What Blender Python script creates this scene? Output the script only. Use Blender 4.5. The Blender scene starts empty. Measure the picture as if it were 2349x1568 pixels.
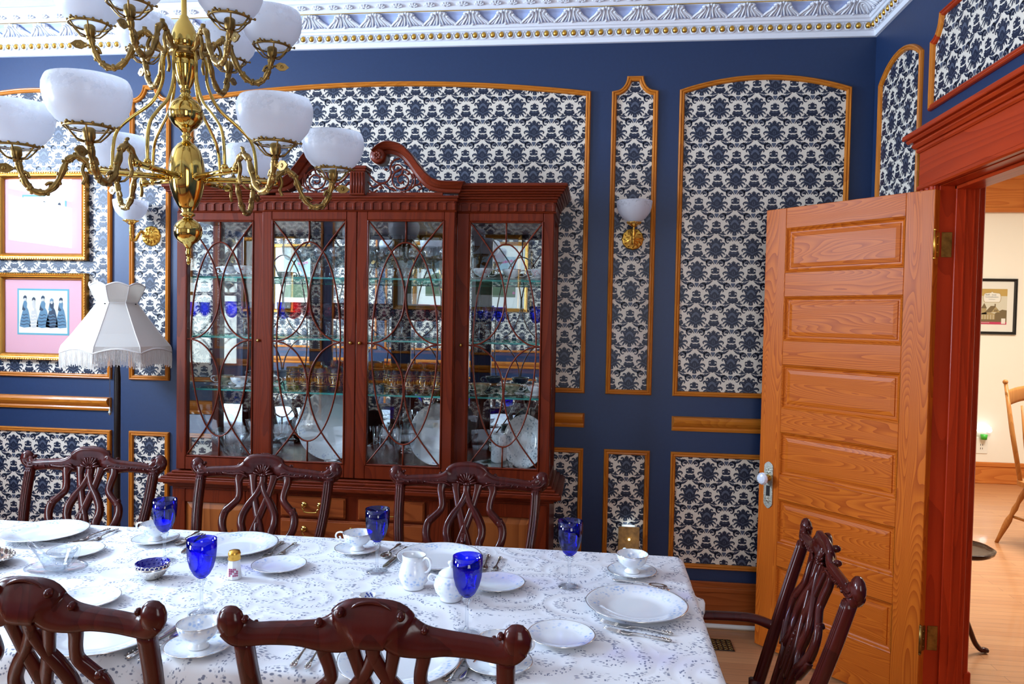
import bpy, math, random
from mathutils import Vector, Matrix
from mathutils.geometry import tessellate_polygon
PI = math.pi
random.seed(4)
scn = bpy.context.scene
COL = scn.collection

# ------------------------------------------------------------------ camera
cam_d = bpy.data.cameras.new('camera')
cam = bpy.data.objects.new('camera', cam_d); COL.objects.link(cam)
cam_d.sensor_fit = 'HORIZONTAL'; cam_d.sensor_width = 36.0; cam_d.lens = 36.0*1720/2349
cam_d.clip_start = 0.05
yaw, pitch, roll = math.radians(6.62), math.radians(-1.80), math.radians(1.075)
fw = Vector((-math.sin(yaw)*math.cos(pitch), math.cos(yaw)*math.cos(pitch), math.sin(pitch)))
rt = fw.cross(Vector((0, 0, 1))).normalized(); up = rt.cross(fw)
r2 = rt*math.cos(roll)+up*math.sin(roll); u2 = -rt*math.sin(roll)+up*math.cos(roll)
cam.matrix_world = Matrix(((r2.x, u2.x, -fw.x, 0), (r2.y, u2.y, -fw.y, -3.82), (r2.z, u2.z, -fw.z, 1.53), (0, 0, 0, 1)))
scn.camera = cam

# ------------------------------------------------------------------ view, world, daylight
scn.view_settings.view_transform = 'Standard'; scn.view_settings.look = 'None'
scn.view_settings.exposure = 0.62; scn.view_settings.gamma = 1.0
scn.view_settings.use_curve_mapping = False
w = bpy.data.worlds.new('sky'); scn.world = w; w.use_nodes = True
bg = w.node_tree.nodes['Background']; bg.inputs[0].default_value = (0.62, 0.78, 1.0, 1); bg.inputs[1].default_value = 3.0
scn.cycles.max_bounces = 10; scn.cycles.transparent_max_bounces = 24; scn.cycles.glossy_bounces = 6
scn.cycles.caustics_reflective = False; scn.cycles.caustics_refractive = False
scn.cycles.sample_clamp_indirect = 6.0

def area(name, loc, rot, sx, sy, power, color):
    d = bpy.data.lights.new(name, 'AREA'); d.shape = 'RECTANGLE'; d.size = sx; d.size_y = sy
    d.energy = power; d.color = color
    o = bpy.data.objects.new(name, d); COL.objects.link(o); o.location = loc; o.rotation_euler = rot
    return o
DAY = (0.74, 0.86, 1.0)
# daylight arriving through the two windows of the left wall
area('daylight_left', (-4.30, -1.50, 2.38), (0, -PI/2, 0), .8, .85, 240, (0.60, 0.77, 1.0))
area('daylight_left_rear', (-4.30, -3.45, 1.75), (0, -PI/2, 0), 1.7, 1.1, 130, DAY)
area('warm_fill_rear', (0.55, -4.50, 1.75), (PI/2, 0, 0), 1.0, 1.7, 15, (1.0, 0.84, 0.68))  # added warm fill from behind the camera, to warm the right side
# ceiling lamp of the neighbouring room
area('neighbour_room_lamp', (3.2, 1.2, 3.1), (0, 0, 0), 1.4, 1.4, 100, (1.0, 0.95, 0.85))

# ------------------------------------------------------------------ mesh builder
def cr(pts, n=6, closed=False):
    """Catmull-Rom through tuples of any length"""
    out = []; N = len(pts)
    rng = range(N) if closed else range(N-1)
    for i in rng:
        if closed: p0, p1, p2, p3 = pts[i-1], pts[i], pts[(i+1) % N], pts[(i+2) % N]
        else: p0, p1, p2, p3 = pts[max(i-1, 0)], pts[i], pts[i+1], pts[min(i+2, N-1)]
        for k in range(n):
            t = k/n
            out.append(tuple(0.5*((2*b)+(-a+c)*t+(2*a-5*b+4*c-d)*t*t+(-a+3*b-3*c+d)*t**3) for a, b, c, d in zip(p0, p1, p2, p3)))
    if not closed: out.append(tuple(pts[-1]))
    return out

class MB:
    def __init__(s): s.v = []; s.f = []; s.m = []; s.s = []; s.M = None
    def add(s, vs, fs, mi=0, sm=False):
        b = len(s.v)
        if s.M is not None: vs = [tuple(s.M @ Vector(p)) for p in vs]
        s.v += [tuple(p) for p in vs]
        for f in fs: s.f.append([b+i for i in f]); s.m.append(mi); s.s.append(sm)
        return s
    def box(s, x0, x1, y0, y1, z0, z1, mi=0, b=0.0):
        if x0 > x1: x0, x1 = x1, x0
        if y0 > y1: y0, y1 = y1, y0
        if z0 > z1: z0, z1 = z1, z0
        b = min(b, (x1-x0)*.45, (y1-y0)*.45, (z1-z0)*.45)
        if b <= 0:
            vs = [(x, y, z) for z in (z0, z1) for y in (y0, y1) for x in (x0, x1)]
            return s.add(vs, [(0, 2, 3, 1), (4, 5, 7, 6), (0, 1, 5, 4), (2, 6, 7, 3), (0, 4, 6, 2), (1, 3, 7, 5)], mi)
        vs = []; idx = {}
        for ix, (x, sx) in enumerate(((x0, 1), (x1, -1))):
            for iy, (y, sy) in enumerate(((y0, 1), (y1, -1))):
                for iz, (z, sz) in enumerate(((z0, 1), (z1, -1))):
                    for a in range(3):
                        p = [x+sx*b, y+sy*b, z+sz*b]; p[a] = (x, y, z)[a]
                        idx[(ix, iy, iz, a)] = len(vs); vs.append(tuple(p))
        g = lambda ix, iy, iz, a: idx[(ix, iy, iz, a)]
        fs = []
        for i in (0, 1):
            q = [g(i, 0, 0, 0), g(i, 1, 0, 0), g(i, 1, 1, 0), g(i, 0, 1, 0)]; fs.append(q if i else q[::-1])
            q = [g(0, i, 0, 1), g(1, i, 0, 1), g(1, i, 1, 1), g(0, i, 1, 1)]; fs.append(q[::-1] if i else q)
            q = [g(0, 0, i, 2), g(1, 0, i, 2), g(1, 1, i, 2), g(0, 1, i, 2)]; fs.append(q if i else q[::-1])
        for i in (0, 1):
            for j in (0, 1):
                fs.append([g(i, j, 0, 0), g(i, j, 1, 0), g(i, j, 1, 1), g(i, j, 0, 1)])
                fs.append([g(i, 0, j, 0), g(i, 1, j, 0), g(i, 1, j, 2), g(i, 0, j, 2)])
                fs.append([g(0, i, j, 1), g(1, i, j, 1), g(1, i, j, 2), g(0, i, j, 2)])
                for k in (0, 1): fs.append([g(i, j, k, 0), g(i, j, k, 1), g(i, j, k, 2)])
        return s.add(vs, fs, mi)
    def lathe(s, prof, c=(0, 0, 0), n=24, mi=0, sm=True, cap0=True, cap1=True, wob=None, sy=1.0, sx=1.0):
        vs = []; fs = []
        for k, (r, z) in enumerate(prof):
            for i in range(n):
                a = 2*PI*i/n; rr = r*(wob(a, k) if wob else 1)
                vs.append((c[0]+rr*math.cos(a)*sx, c[1]+rr*math.sin(a)*sy, c[2]+z))
        for k in range(len(prof)-1):
            for i in range(n):
                j = (i+1) % n; fs.append((k*n+i, k*n+j, (k+1)*n+j, (k+1)*n+i))
        if cap0 and prof[0][0] > 1e-4: fs.append(tuple(range(n))[::-1])
        if cap1 and prof[-1][0] > 1e-4: fs.append(tuple((len(prof)-1)*n+i for i in range(n)))
        return s.add(vs, fs, mi, sm)
    def tube(s, path, ra, rb=None, nrm=None, n=8, mi=0, sm=True, caps=True, sq=1.0, closed=False):
        """sweep; ra = half width in plane, rb = half thickness along nrm; numbers or lists"""
        P = [Vector(p) for p in path]; N = len(P)
        A = ra if isinstance(ra, (list, tuple)) else [ra]*N
        B = A if rb is None else (rb if isinstance(rb, (list, tuple)) else [rb]*N)
        T = []
        for i in range(N):
            if closed: t = P[(i+1) % N]-P[i-1]
            else: t = P[min(i+1, N-1)]-P[max(i-1, 0)]
            T.append(t.normalized() if t.length > 1e-9 else Vector((0, 0, 1)))
        vs = []; up_ = None
        for i in range(N):
            t = T[i]
            if nrm is not None:
                nn = Vector(nrm); nn = (nn-t*nn.dot(t))
                nn = nn.normalized() if nn.length > 1e-6 else Vector((1, 0, 0))
            else:
                if up_ is None:
                    a = Vector((0, 0, 1)) if abs(t.z) < .9 else Vector((1, 0, 0)); nn = (a-t*a.dot(t)).normalized()
                else:
                    nn = up_-t*up_.dot(t); nn = nn.normalized() if nn.length > 1e-6 else up_
                up_ = nn
            sd = t.cross(nn)
            for k in range(n):
                a = 2*PI*(k+.5)/n; ca, sa = math.cos(a), math.sin(a)
                if sq != 1.0: ca = math.copysign(abs(ca)**sq, ca); sa = math.copysign(abs(sa)**sq, sa)
                vs.append(P[i]+sd*(A[i]*ca)+nn*(B[i]*sa))
        fs = []
        for i in range(N if closed else N-1):
            i2 = (i+1) % N
            for k in range(n):
                k2 = (k+1) % n; fs.append((i*n+k, i*n+k2, i2*n+k2, i2*n+k))
        if caps and not closed: fs.append(tuple(range(n))[::-1]); fs.append(tuple((N-1)*n+k for k in range(n)))
        return s.add(vs, fs, mi, sm)
    def sph(s, c, r, n=10, mi=0, sc=(1, 1, 1)):
        m = max(4, n//2+1); vs = [(c[0], c[1], c[2]-r*sc[2])]; fs = []
        for k in range(1, m):
            p = -PI/2+PI*k/m
            for i in range(n):
                a = 2*PI*i/n; vs.append((c[0]+r*sc[0]*math.cos(p)*math.cos(a), c[1]+r*sc[1]*math.cos(p)*math.sin(a), c[2]+r*sc[2]*math.sin(p)))
        vs.append((c[0], c[1], c[2]+r*sc[2])); L = len(vs)-1
        for i in range(n):
            j = (i+1) % n; fs.append((0, 1+j, 1+i)); fs.append((L, L-n+i, L-n+j))
            for k in range(m-2): fs.append((1+k*n+i, 1+k*n+j, 1+(k+1)*n+j, 1+(k+1)*n+i))
        return s.add(vs, fs, mi, True)
    def prism(s, pts, f0, f1, mi=0, sm=False):
        """pts 2D outline, f0/f1 map (u,v)->3D for both faces"""
        n = len(pts); vs = [f0(*p) for p in pts]+[f1(*p) for p in pts]
        tr = tessellate_polygon([[Vector((p[0], p[1], 0)) for p in pts]])
        fs = [tuple(t) for t in tr]+[tuple(n+i for i in t)[::-1] for t in tr]
        s.add(vs, fs, mi, False)
        b = len(s.v)-2*n
        for i in range(n):
            j = (i+1) % n; s.f.append([b+i, b+j, b+n+j, b+n+i]); s.m.append(mi); s.s.append(sm)
        return s
    def build(s, name, mats, parent=None, loc=None, sharp=None, recalc=True):
        me = bpy.data.meshes.new(name); me.from_pydata(s.v, [], s.f)
        if not isinstance(mats, (list, tuple)): mats = [mats]
        for m in mats: me.materials.append(m)
        me.polygons.foreach_set('material_index', s.m); me.polygons.foreach_set('use_smooth', s.s)
        if recalc and len(s.f) < 60000:
            import bmesh
            bm = bmesh.new(); bm.from_mesh(me); bmesh.ops.recalc_face_normals(bm, faces=bm.faces); bm.to_mesh(me); bm.free()
        me.update()
        o = bpy.data.objects.new(name, me); COL.objects.link(o)
        if parent: o.parent = parent
        if loc: o.location = loc
        return o

def tag(o, label, cat, group=None):
    o['label'] = label; o['category'] = cat
    if group: o['group'] = group
    return o
def empty(name, loc=(0, 0, 0), rz=0.0, label=None, cat=None, group=None):
    o = bpy.data.objects.new(name, None); COL.objects.link(o); o.location = loc; o.rotation_euler = (0, 0, rz)
    o.empty_display_size = .05
    if label: tag(o, label, cat, group)
    return o
def struct(o): o['kind'] = 'structure'; return o
def dup(root, loc, rz=None, label=None, group=None, sc=None):
    r = root.copy(); COL.objects.link(r); r.location = loc
    if rz is not None: r.rotation_euler = (0, 0, rz)
    if label: r['label'] = label
    if group: r['group'] = group
    if sc: r.scale = sc
    def rec(a, b):
        for ch in list(a.children):
            c = ch.copy(); COL.objects.link(c); c.parent = b; rec(ch, c)
    rec(root, r)
    return r

# ------------------------------------------------------------------ materials
def new_mat(name):
    m = bpy.data.materials.new(name); m.use_nodes = True
    return m, m.node_tree.nodes, m.node_tree.links, m.node_tree.nodes['Principled BSDF']
def simple(name, col, rough=.5, metal=0.0, coat=0.0, spec=.5, noise=0.0, nscale=30, bump=0.0, emit=None, sheen=0):
    m, N, L, b = new_mat(name)
    b.inputs['Base Color'].default_value = (*col, 1); b.inputs['Roughness'].default_value = rough
    b.inputs['Metallic'].default_value = metal; b.inputs['Coat Weight'].default_value = coat
    b.inputs['Coat Roughness'].default_value = .08; b.inputs['Specular IOR Level'].default_value = spec
    if sheen: b.inputs['Sheen Weight'].default_value = sheen
    if emit: b.inputs['Emission Color'].default_value = (*emit[0], 1); b.inputs['Emission Strength'].default_value = emit[1]
    if noise or bump:
        tc = N.new('ShaderNodeTexCoord'); nz = N.new('ShaderNodeTexNoise'); nz.inputs['Scale'].default_value = nscale; nz.inputs['Detail'].default_value = 5
        L.new(tc.outputs['Object'], nz.inputs['Vector'])
        if noise:
            mr = N.new('ShaderNodeMapRange'); mr.inputs[1].default_value = .3; mr.inputs[2].default_value = .7
            mr.inputs[3].default_value = 1-noise; mr.inputs[4].default_value = 1+noise
            mx = N.new('ShaderNodeVectorMath'); mx.operation = 'SCALE'; mx.inputs[0].default_value = col
            L.new(nz.outputs['Fac'], mr.inputs[0]); L.new(mr.outputs[0], mx.inputs['Scale']); L.new(mx.outputs[0], b.inputs['Base Color'])
        if bump:
            bp = N.new('ShaderNodeBump'); bp.inputs['Strength'].default_value = bump; bp.inputs['Distance'].default_value = .002
            L.new(nz.outputs['Fac'], bp.inputs['Height']); L.new(bp.outputs[0], b.inputs['Normal'])
    return m
def wood(name, c1, c2, axis='z', scale=6.0, rough=.28, coat=.5, ring=1.0, bump=.15, fine=.35, knots=False):
    """varnished timber: stretched noise rings plus fine fibre along one axis"""
    m, N, L, b = new_mat(name)
    tc = N.new('ShaderNodeTexCoord'); mp = N.new('ShaderNodeMapping')
    st = {'x': (.12, 1, 1), 'y': (1, .12, 1), 'z': (1, 1, .12)}[axis]
    mp.inputs['Scale'].default_value = tuple(scale*k for k in st); L.new(tc.outputs['Object'], mp.inputs['Vector'])
    oi = N.new('ShaderNodeObjectInfo'); va = N.new('ShaderNodeVectorMath'); va.operation = 'ADD'
    ml = N.new('ShaderNodeMath'); ml.operation = 'MULTIPLY'; ml.inputs[1].default_value = 37.0
    L.new(oi.outputs['Random'], ml.inputs[0]); L.new(mp.outputs[0], va.inputs[0]); L.new(ml.outputs[0], va.inputs[1])
    n1 = N.new('ShaderNodeTexNoise'); n1.inputs['Scale'].default_value = 1.0; n1.inputs['Detail'].default_value = 1.5; n1.inputs['Distortion'].default_value = .3
    L.new(va.outputs[0], n1.inputs['Vector'])
    m1 = N.new('ShaderNodeMath'); m1.operation = 'MULTIPLY'; m1.inputs[1].default_value = 22.0*ring; L.new(n1.outputs['Fac'], m1.inputs[0])
    fr = N.new('ShaderNodeMath'); fr.operation = 'FRACT'; L.new(m1.outputs[0], fr.inputs[0])
    cr_ = N.new('ShaderNodeValToRGB'); e = cr_.color_ramp.elements
    e[0].position = 0.0; e[0].color = (0.15, .15, .15, 1); e[1].position = 1.0; e[1].color = (1, 1, 1, 1)
    q = e.new(.35); q.color = (.25, .25, .25, 1); q = e.new(.93); q.color = (.85, .85, .85, 1)
    L.new(fr.outputs[0], cr_.inputs['Fac'])
    m2 = N.new('ShaderNodeMapping'); s2 = {'x': (6, 160, 160), 'y': (160, 6, 160), 'z': (160, 160, 6)}[axis]; m2.inputs['Scale'].default_value = s2
    L.new(tc.outputs['Object'], m2.inputs['Vector'])
    n2 = N.new('ShaderNodeTexNoise'); n2.inputs['Scale'].default_value = 1.0; n2.inputs['Detail'].default_value = 3; L.new(m2.outputs[0], n2.inputs['Vector'])
    mx = N.new('ShaderNodeMix'); mx.inputs[0].default_value = fine; L.new(cr_.outputs[0], mx.inputs[2]); L.new(n2.outputs['Fac'], mx.inputs[3])
    cm = N.new('ShaderNodeMix'); cm.data_type = 'RGBA'; cm.inputs[6].default_value = (*c1, 1); cm.inputs[7].default_value = (*c2, 1)
    L.new(mx.outputs[0], cm.inputs[0]); L.new(cm.outputs[2], b.inputs['Base Color'])
    b.inputs['Roughness'].default_value = rough+.08; b.inputs['Coat Weight'].default_value = coat*.22; b.inputs['Coat Roughness'].default_value = .12; b.inputs['Specular IOR Level'].default_value = .16
    bp = N.new('ShaderNodeBump'); bp.inputs['Strength'].default_value = bump; bp.inputs['Distance'].default_value = .0012
    L.new(mx.outputs[0], bp.inputs['Height']); L.new(bp.outputs[0], b.inputs['Normal'])
    return m
def glass(name, tint=(1, 1, 1), edge=.35, rough=.0, refl=1.0, tint_edge=None, base=.04):
    """clear thin-walled glass: transparent body, fresnel-like gloss growing to the rim"""
    m, N, L, b = new_mat(name); N.remove(b); out = N['Material Output']
    tr = N.new('ShaderNodeBsdfTransparent'); gl = N.new('ShaderNodeBsdfGlossy'); gl.inputs['Roughness'].default_value = rough
    lw = N.new('ShaderNodeLayerWeight'); lw.inputs['Blend'].default_value = .35
    mr = N.new('ShaderNodeMapRange'); mr.inputs[3].default_value = base; mr.inputs[4].default_value = edge
    pw = N.new('ShaderNodeMath'); pw.operation = 'POWER'; pw.inputs[1].default_value = 2.0
    L.new(lw.outputs['Facing'], pw.inputs[0]); L.new(pw.outputs[0], mr.inputs[0])
    cm = N.new('ShaderNodeMix'); cm.data_type = 'RGBA'; cm.inputs[6].default_value = (*tint, 1)
    te = tint_edge or tint; cm.inputs[7].default_value = (*te, 1); L.new(lw.outputs['Facing'], cm.inputs[0]); L.new(cm.outputs[2], tr.inputs[0])
    gl.inputs[0].default_value = (refl, refl, refl, 1)
    ms = N.new('ShaderNodeMixShader'); L.new(mr.outputs[0], ms.inputs[0]); L.new(tr.outputs[0], ms.inputs[1]); L.new(gl.outputs[0], ms.inputs[2])
    L.new(ms.outputs[0], out.inputs[0]); return m

M = {}
M['navy'] = simple('navy_paint', (.010, .028, .085), .45, spec=.45, noise=.06, nscale=60, bump=.08)
M['paper'] = simple('wallpaper_ground', (.72, .64, .53), .6, spec=.3)
M['ink'] = simple('wallpaper_navy_ink', (.005, .010, .030), .44, spec=.45)
M['ink2'] = simple('wallpaper_grey_ink', (.075, .09, .13), .44, spec=.45)
M['plaster'] = simple('white_plaster', (.80, .81, .86), .5, bump=.1)
M['paleblue'] = simple('pale_blue_paint', (.44, .53, .80), .5)
M['gold'] = simple('gold_leaf', (.78, .42, .07), .28, 1.0)
M['goldframe'] = simple('gilt_frame', (.56, .28, .06), .34, 1.0, bump=.5, nscale=160)
M['oakz'] = wood('golden_oak_upright', (.60, .20, .02), (.36, .095, .008), 'z', 8)
M['oakx'] = wood('golden_oak_across', (.60, .20, .02), (.36, .095, .008), 'x', 8)
M['pinez'] = wood('door_pine_upright', (.60, .150, .013), (.27, .038, .003), 'z', 7, ring=2.3, rough=.2)
M['pinex'] = wood('door_pine_across', (.60, .150, .013), (.27, .038, .003), 'x', 7, ring=2.3, rough=.2)
for k_ in ('pinez', 'pinex'):
    b_ = M[k_].node_tree.nodes['Principled BSDF']; b_.inputs['Coat Weight'].default_value = 0; b_.inputs['Specular IOR Level'].default_value = .13; b_.inputs['Roughness'].default_value = .36
M['casez'] = wood('red_casing_upright', (.46, .036, .006), (.28, .018, .003), 'z', 5, ring=.6)
M['casey'] = wood('red_casing_across', (.46, .045, .008), (.28, .022, .004), 'y', 5, ring=.6)
M['cherryz'] = wood('cherry_upright', (.15, .019, .004), (.07, .007, .002), 'z', 7, ring=.7, rough=.25)
M['cherryx'] = wood('cherry_across', (.15, .019, .004), (.07, .007, .002), 'x', 7, ring=.7, rough=.25)
M['burl'] = wood('cherry_panel', (.34, .10, .022), (.15, .032, .008), 'z', 4, ring=.6, rough=.22)
M['mahog'] = wood('mahogany', (.070, .008, .005), (.030, .003, .002), 'z', 7, ring=.5, rough=.14, coat=1.3, bump=.02)
M['floor'] = None
M['brass'] = simple('polished_brass', (.58, .38, .09), .10, 1.0, noise=.05)
M['antique'] = simple('antique_brass', (.27, .165, .05), .34, 1.0, noise=.4, nscale=40)
M['silver'] = simple('silver', (.80, .76, .70), .16, 1.0)
M['nickel'] = simple('worn_nickel', (.62, .60, .50), .3, 1.0, bump=.6, nscale=220)
M['china'] = simple('white_china', (.80, .82, .84), .12, coat=.6, spec=.6)
M['black'] = simple('black_paint', (.012, .010, .010), .35)
M['dark'] = simple('dark_metal', (.035, .025, .022), .35, .6)
M['shadefab'] = simple('cream_silk', (.80, .74, .68), .7, sheen=.3)
M['fringe'] = simple('cream_fringe', (.78, .73, .68), .8)
M['cream'] = simple('cream_wall', (.84, .80, .70), .7)
M['mirror'] = simple('mirror', (.86, .90, .88), .0, 1.0)
M['pane'] = glass('window_glass', (.97, .98, .98), .5)
M['cglass'] = glass('cabinet_glass', (.95, .97, .97), .35, base=.05)
M['shelfglass'] = glass('shelf_glass', (.90, .97, .95), .4, tint_edge=(.35, .75, .68))
M['shelfedge'] = simple('green_glass_edge', (.05, .30, .26), .1, coat=.5)
M['clear'] = glass('clear_crystal', (.96, .97, .98), .65, rough=.03, tint_edge=(.74, .78, .82), base=.08)
M['hazy'] = glass('hazy_crystal', (.86, .89, .90), .55, rough=.18, tint_edge=(.74, .78, .80), base=.13)
M['cobalt'] = glass('cobalt_glass', (.10, .14, 1.0), .22, rough=.02, tint_edge=(.006, .010, .50), base=.045)
M['ruby'] = glass('ruby_glass', (.82, .10, .16), .25, rough=.03, tint_edge=(.40, .01, .03), base=.035)
M['amber'] = glass('amber_glass', (.95, .78, .35), .4, rough=.05, tint_edge=(.7, .45, .10), base=.08)
M['pink'] = simple('pink_mat_board', (.66, .33, .36), .8)
M['teal'] = simple('teal_mat_board', (.12, .32, .36), .8)
M['printpaper'] = simple('print_paper', (.62, .60, .48), .8)
M['ivory'] = simple('ivory_paper', (.78, .77, .70), .8)
M['figblue'] = simple('print_blue', (.10, .19, .26), .8)
M['figdark'] = simple('print_dark', (.03, .045, .07), .8)
M['figpale'] = simple('print_pale', (.50, .46, .40), .8)
M['cobaltpaint'] = simple('blue_painted_flowers', (.03, .06, .35), .2)
M['pinkpaint'] = simple('pink_painted_flowers', (.45, .10, .22), .2)
M['greenpaint'] = simple('green_painted_leaves', (.08, .25, .14), .25)
M['fgreen'] = simple('green_plastic', (.05, .40, .03), .4)
M['curtain'] = simple('blue_curtain', (.10, .15, .34), .8)

def rimmat(name, r0, r1, col=(.25, .42, .72), gold=False):
    """white china with a soft ring of little painted blue flowers between two radii (object space)"""
    m, N, L, b = new_mat(name); b.inputs['Roughness'].default_value = .12; b.inputs['Coat Weight'].default_value = .5
    tc = N.new('ShaderNodeTexCoord'); sx = N.new('ShaderNodeSeparateXYZ'); L.new(tc.outputs['Object'], sx.inputs[0])
    cb = N.new('ShaderNodeCombineXYZ'); L.new(sx.outputs[0], cb.inputs[0]); L.new(sx.outputs[1], cb.inputs[1])
    ln = N.new('ShaderNodeVectorMath'); ln.operation = 'LENGTH'; L.new(cb.outputs[0], ln.inputs[0])
    rp = N.new('ShaderNodeValToRGB'); e = rp.color_ramp.elements; e[0].position = r0*2; e[0].color = (0, 0, 0, 1); e[1].position = r1*2; e[1].color = (0, 0, 0, 1)
    q = e.new(r0*2+(r1-r0)*.6); q.color = (1, 1, 1, 1); q = e.new(r0*2+(r1-r0)*1.4); q.color = (1, 1, 1, 1)
    m2 = N.new('ShaderNodeMath'); m2.operation = 'MULTIPLY'; m2.inputs[1].default_value = 2.0; L.new(ln.outputs['Value'], m2.inputs[0]); L.new(m2.outputs[0], rp.inputs[0])
    n1 = N.new('ShaderNodeTexVoronoi'); n1.inputs['Scale'].default_value = 95; L.new(tc.outputs['Object'], n1.inputs['Vector'])
    lt = N.new('ShaderNodeMapRange'); lt.inputs[1].default_value = .22; lt.inputs[2].default_value = .5; lt.inputs[3].default_value = 1; lt.inputs[4].default_value = 0
    L.new(n1.outputs['Distance'], lt.inputs[0])
    n2 = N.new('ShaderNodeTexNoise'); n2.inputs['Scale'].default_value = 26; L.new(tc.outputs['Object'], n2.inputs['Vector'])
    l2 = N.new('ShaderNodeMapRange'); l2.inputs[1].default_value = .40; l2.inputs[2].default_value = .60; L.new(n2.outputs['Fac'], l2.inputs[0])
    a = N.new('ShaderNodeMath'); a.operation = 'MULTIPLY'; L.new(lt.outputs[0], a.inputs[0]); L.new(l2.outputs[0], a.inputs[1])
    c = N.new('ShaderNodeMath'); c.operation = 'MULTIPLY'; L.new(a.outputs[0], c.inputs[0]); L.new(rp.outputs[0], c.inputs[1])
    d = N.new('ShaderNodeMath'); d.operation = 'MULTIPLY'; d.inputs[1].default_value = .80; L.new(c.outputs[0], d.inputs[0])
    cm = N.new('ShaderNodeMix'); cm.data_type = 'RGBA'; cm.inputs[6].default_value = (.80, .82, .84, 1); cm.inputs[7].default_value = (*col, 1)
    L.new(d.outputs[0], cm.inputs[0]); L.new(cm.outputs[2], b.inputs['Base Color']); return m
M['dinner'] = rimmat('dinner_plate_china', .085, .135); M['bread'] = rimmat('bread_plate_china', .045, .082); M['saucerm'] = rimmat('saucer_china', .035, .08)
M['cupm'] = rimmat('cup_china', .03, .06); M['platter'] = rimmat('platter_china', .12, .19, (.30, .36, .55))

def lace():
    m, N, L, b = new_mat('lace'); b.inputs['Roughness'].default_value = .85
    tc = N.new('ShaderNodeTexCoord')
    wv = N.new('ShaderNodeTexNoise'); wv.inputs['Scale'].default_value = 5; L.new(tc.outputs['Object'], wv.inputs['Vector'])
    ad = N.new('ShaderNodeVectorMath'); ad.operation = 'MULTIPLY_ADD'; ad.inputs[1].default_value = (.05, .05, .05); L.new(wv.outputs['Color'], ad.inputs[0]); L.new(tc.outputs['Object'], ad.inputs[2])
    # big rose medallions: rings round scattered centres
    v1 = N.new('ShaderNodeTexVoronoi'); v1.inputs['Scale'].default_value = 6.5; L.new(ad.outputs[0], v1.inputs['Vector'])
    s1 = N.new('ShaderNodeMath'); s1.operation = 'MULTIPLY'; s1.inputs[1].default_value = 21; L.new(v1.outputs['Distance'], s1.inputs[0])
    s2 = N.new('ShaderNodeMath'); s2.operation = 'SINE'; L.new(s1.outputs[0], s2.inputs[0])
    mk = N.new('ShaderNodeMapRange'); mk.inputs[1].default_value = -.30; mk.inputs[2].default_value = .15; L.new(s2.outputs[0], mk.inputs[0])
    # small leaf-shaped openings
    mp = N.new('ShaderNodeMapping'); mp.inputs['Scale'].default_value = (78, 150, 100); mp.inputs['Rotation'].default_value = (0, 0, .6); L.new(ad.outputs[0], mp.inputs['Vector'])
    v2 = N.new('ShaderNodeTexVoronoi'); v2.inputs['Scale'].default_value = 1.0; L.new(mp.outputs[0], v2.inputs['Vector'])
    h = N.new('ShaderNodeMapRange'); h.inputs[1].default_value = .30; h.inputs[2].default_value = .43; h.inputs[3].default_value = 1; h.inputs[4].default_value = 0; L.new(v2.outputs['Distance'], h.inputs[0])
    # second family at another angle
    mp2 = N.new('ShaderNodeMapping'); mp2.inputs['Scale'].default_value = (150, 84, 100); mp2.inputs['Rotation'].default_value = (0, 0, 1.1); L.new(ad.outputs[0], mp2.inputs['Vector'])
    v3 = N.new('ShaderNodeTexVoronoi'); L.new(mp2.outputs[0], v3.inputs['Vector']); v3.inputs['Scale'].default_value = 1.0
    h2 = N.new('ShaderNodeMapRange'); h2.inputs[1].default_value = .28; h2.inputs[2].default_value = .40; h2.inputs[3].default_value = 1; h2.inputs[4].default_value = 0; L.new(v3.outputs['Distance'], h2.inputs[0])
    nz = N.new('ShaderNodeTexNoise'); nz.inputs['Scale'].default_value = 17; L.new(tc.outputs['Object'], nz.inputs['Vector'])
    nm = N.new('ShaderNodeMapRange'); nm.inputs[1].default_value = .46; nm.inputs[2].default_value = .52; L.new(nz.outputs['Fac'], nm.inputs[0])
    nm2 = N.new('ShaderNodeMapRange'); nm2.inputs[1].default_value = .52; nm2.inputs[2].default_value = .46; L.new(nz.outputs['Fac'], nm2.inputs[0])
    def mul(a_, b_):
        q = N.new('ShaderNodeMath'); q.operation = 'MULTIPLY'; L.new(a_, q.inputs[0]); L.new(b_, q.inputs[1]); return q.outputs[0]
    A = mul(h.outputs[0], mul(mk.outputs[0], nm.outputs[0])); B = mul(h2.outputs[0], mul(mk.outputs[0], nm2.outputs[0]))
    mx = N.new('ShaderNodeMath'); mx.operation = 'MAXIMUM'; L.new(A, mx.inputs[0]); L.new(B, mx.inputs[1])
    cm = N.new('ShaderNodeMix'); cm.data_type = 'RGBA'; cm.inputs[6].default_value = (.80, .80, .82, 1); cm.inputs[7].default_value = (.10, .125, .22, 1)
    f = N.new('ShaderNodeMath'); f.operation = 'MULTIPLY'; f.inputs[1].default_value = .85; L.new(mx.outputs[0], f.inputs[0])
    L.new(f.outputs[0], cm.inputs[0]); L.new(cm.outputs[2], b.inputs['Base Color'])
    bp = N.new('ShaderNodeBump'); bp.inputs['Strength'].default_value = .35; bp.inputs['Distance'].default_value = .002; L.new(s2.outputs[0], bp.inputs['Height'])
    L.new(bp.outputs[0], b.inputs['Normal']); return m
M['lace'] = lace()

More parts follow.
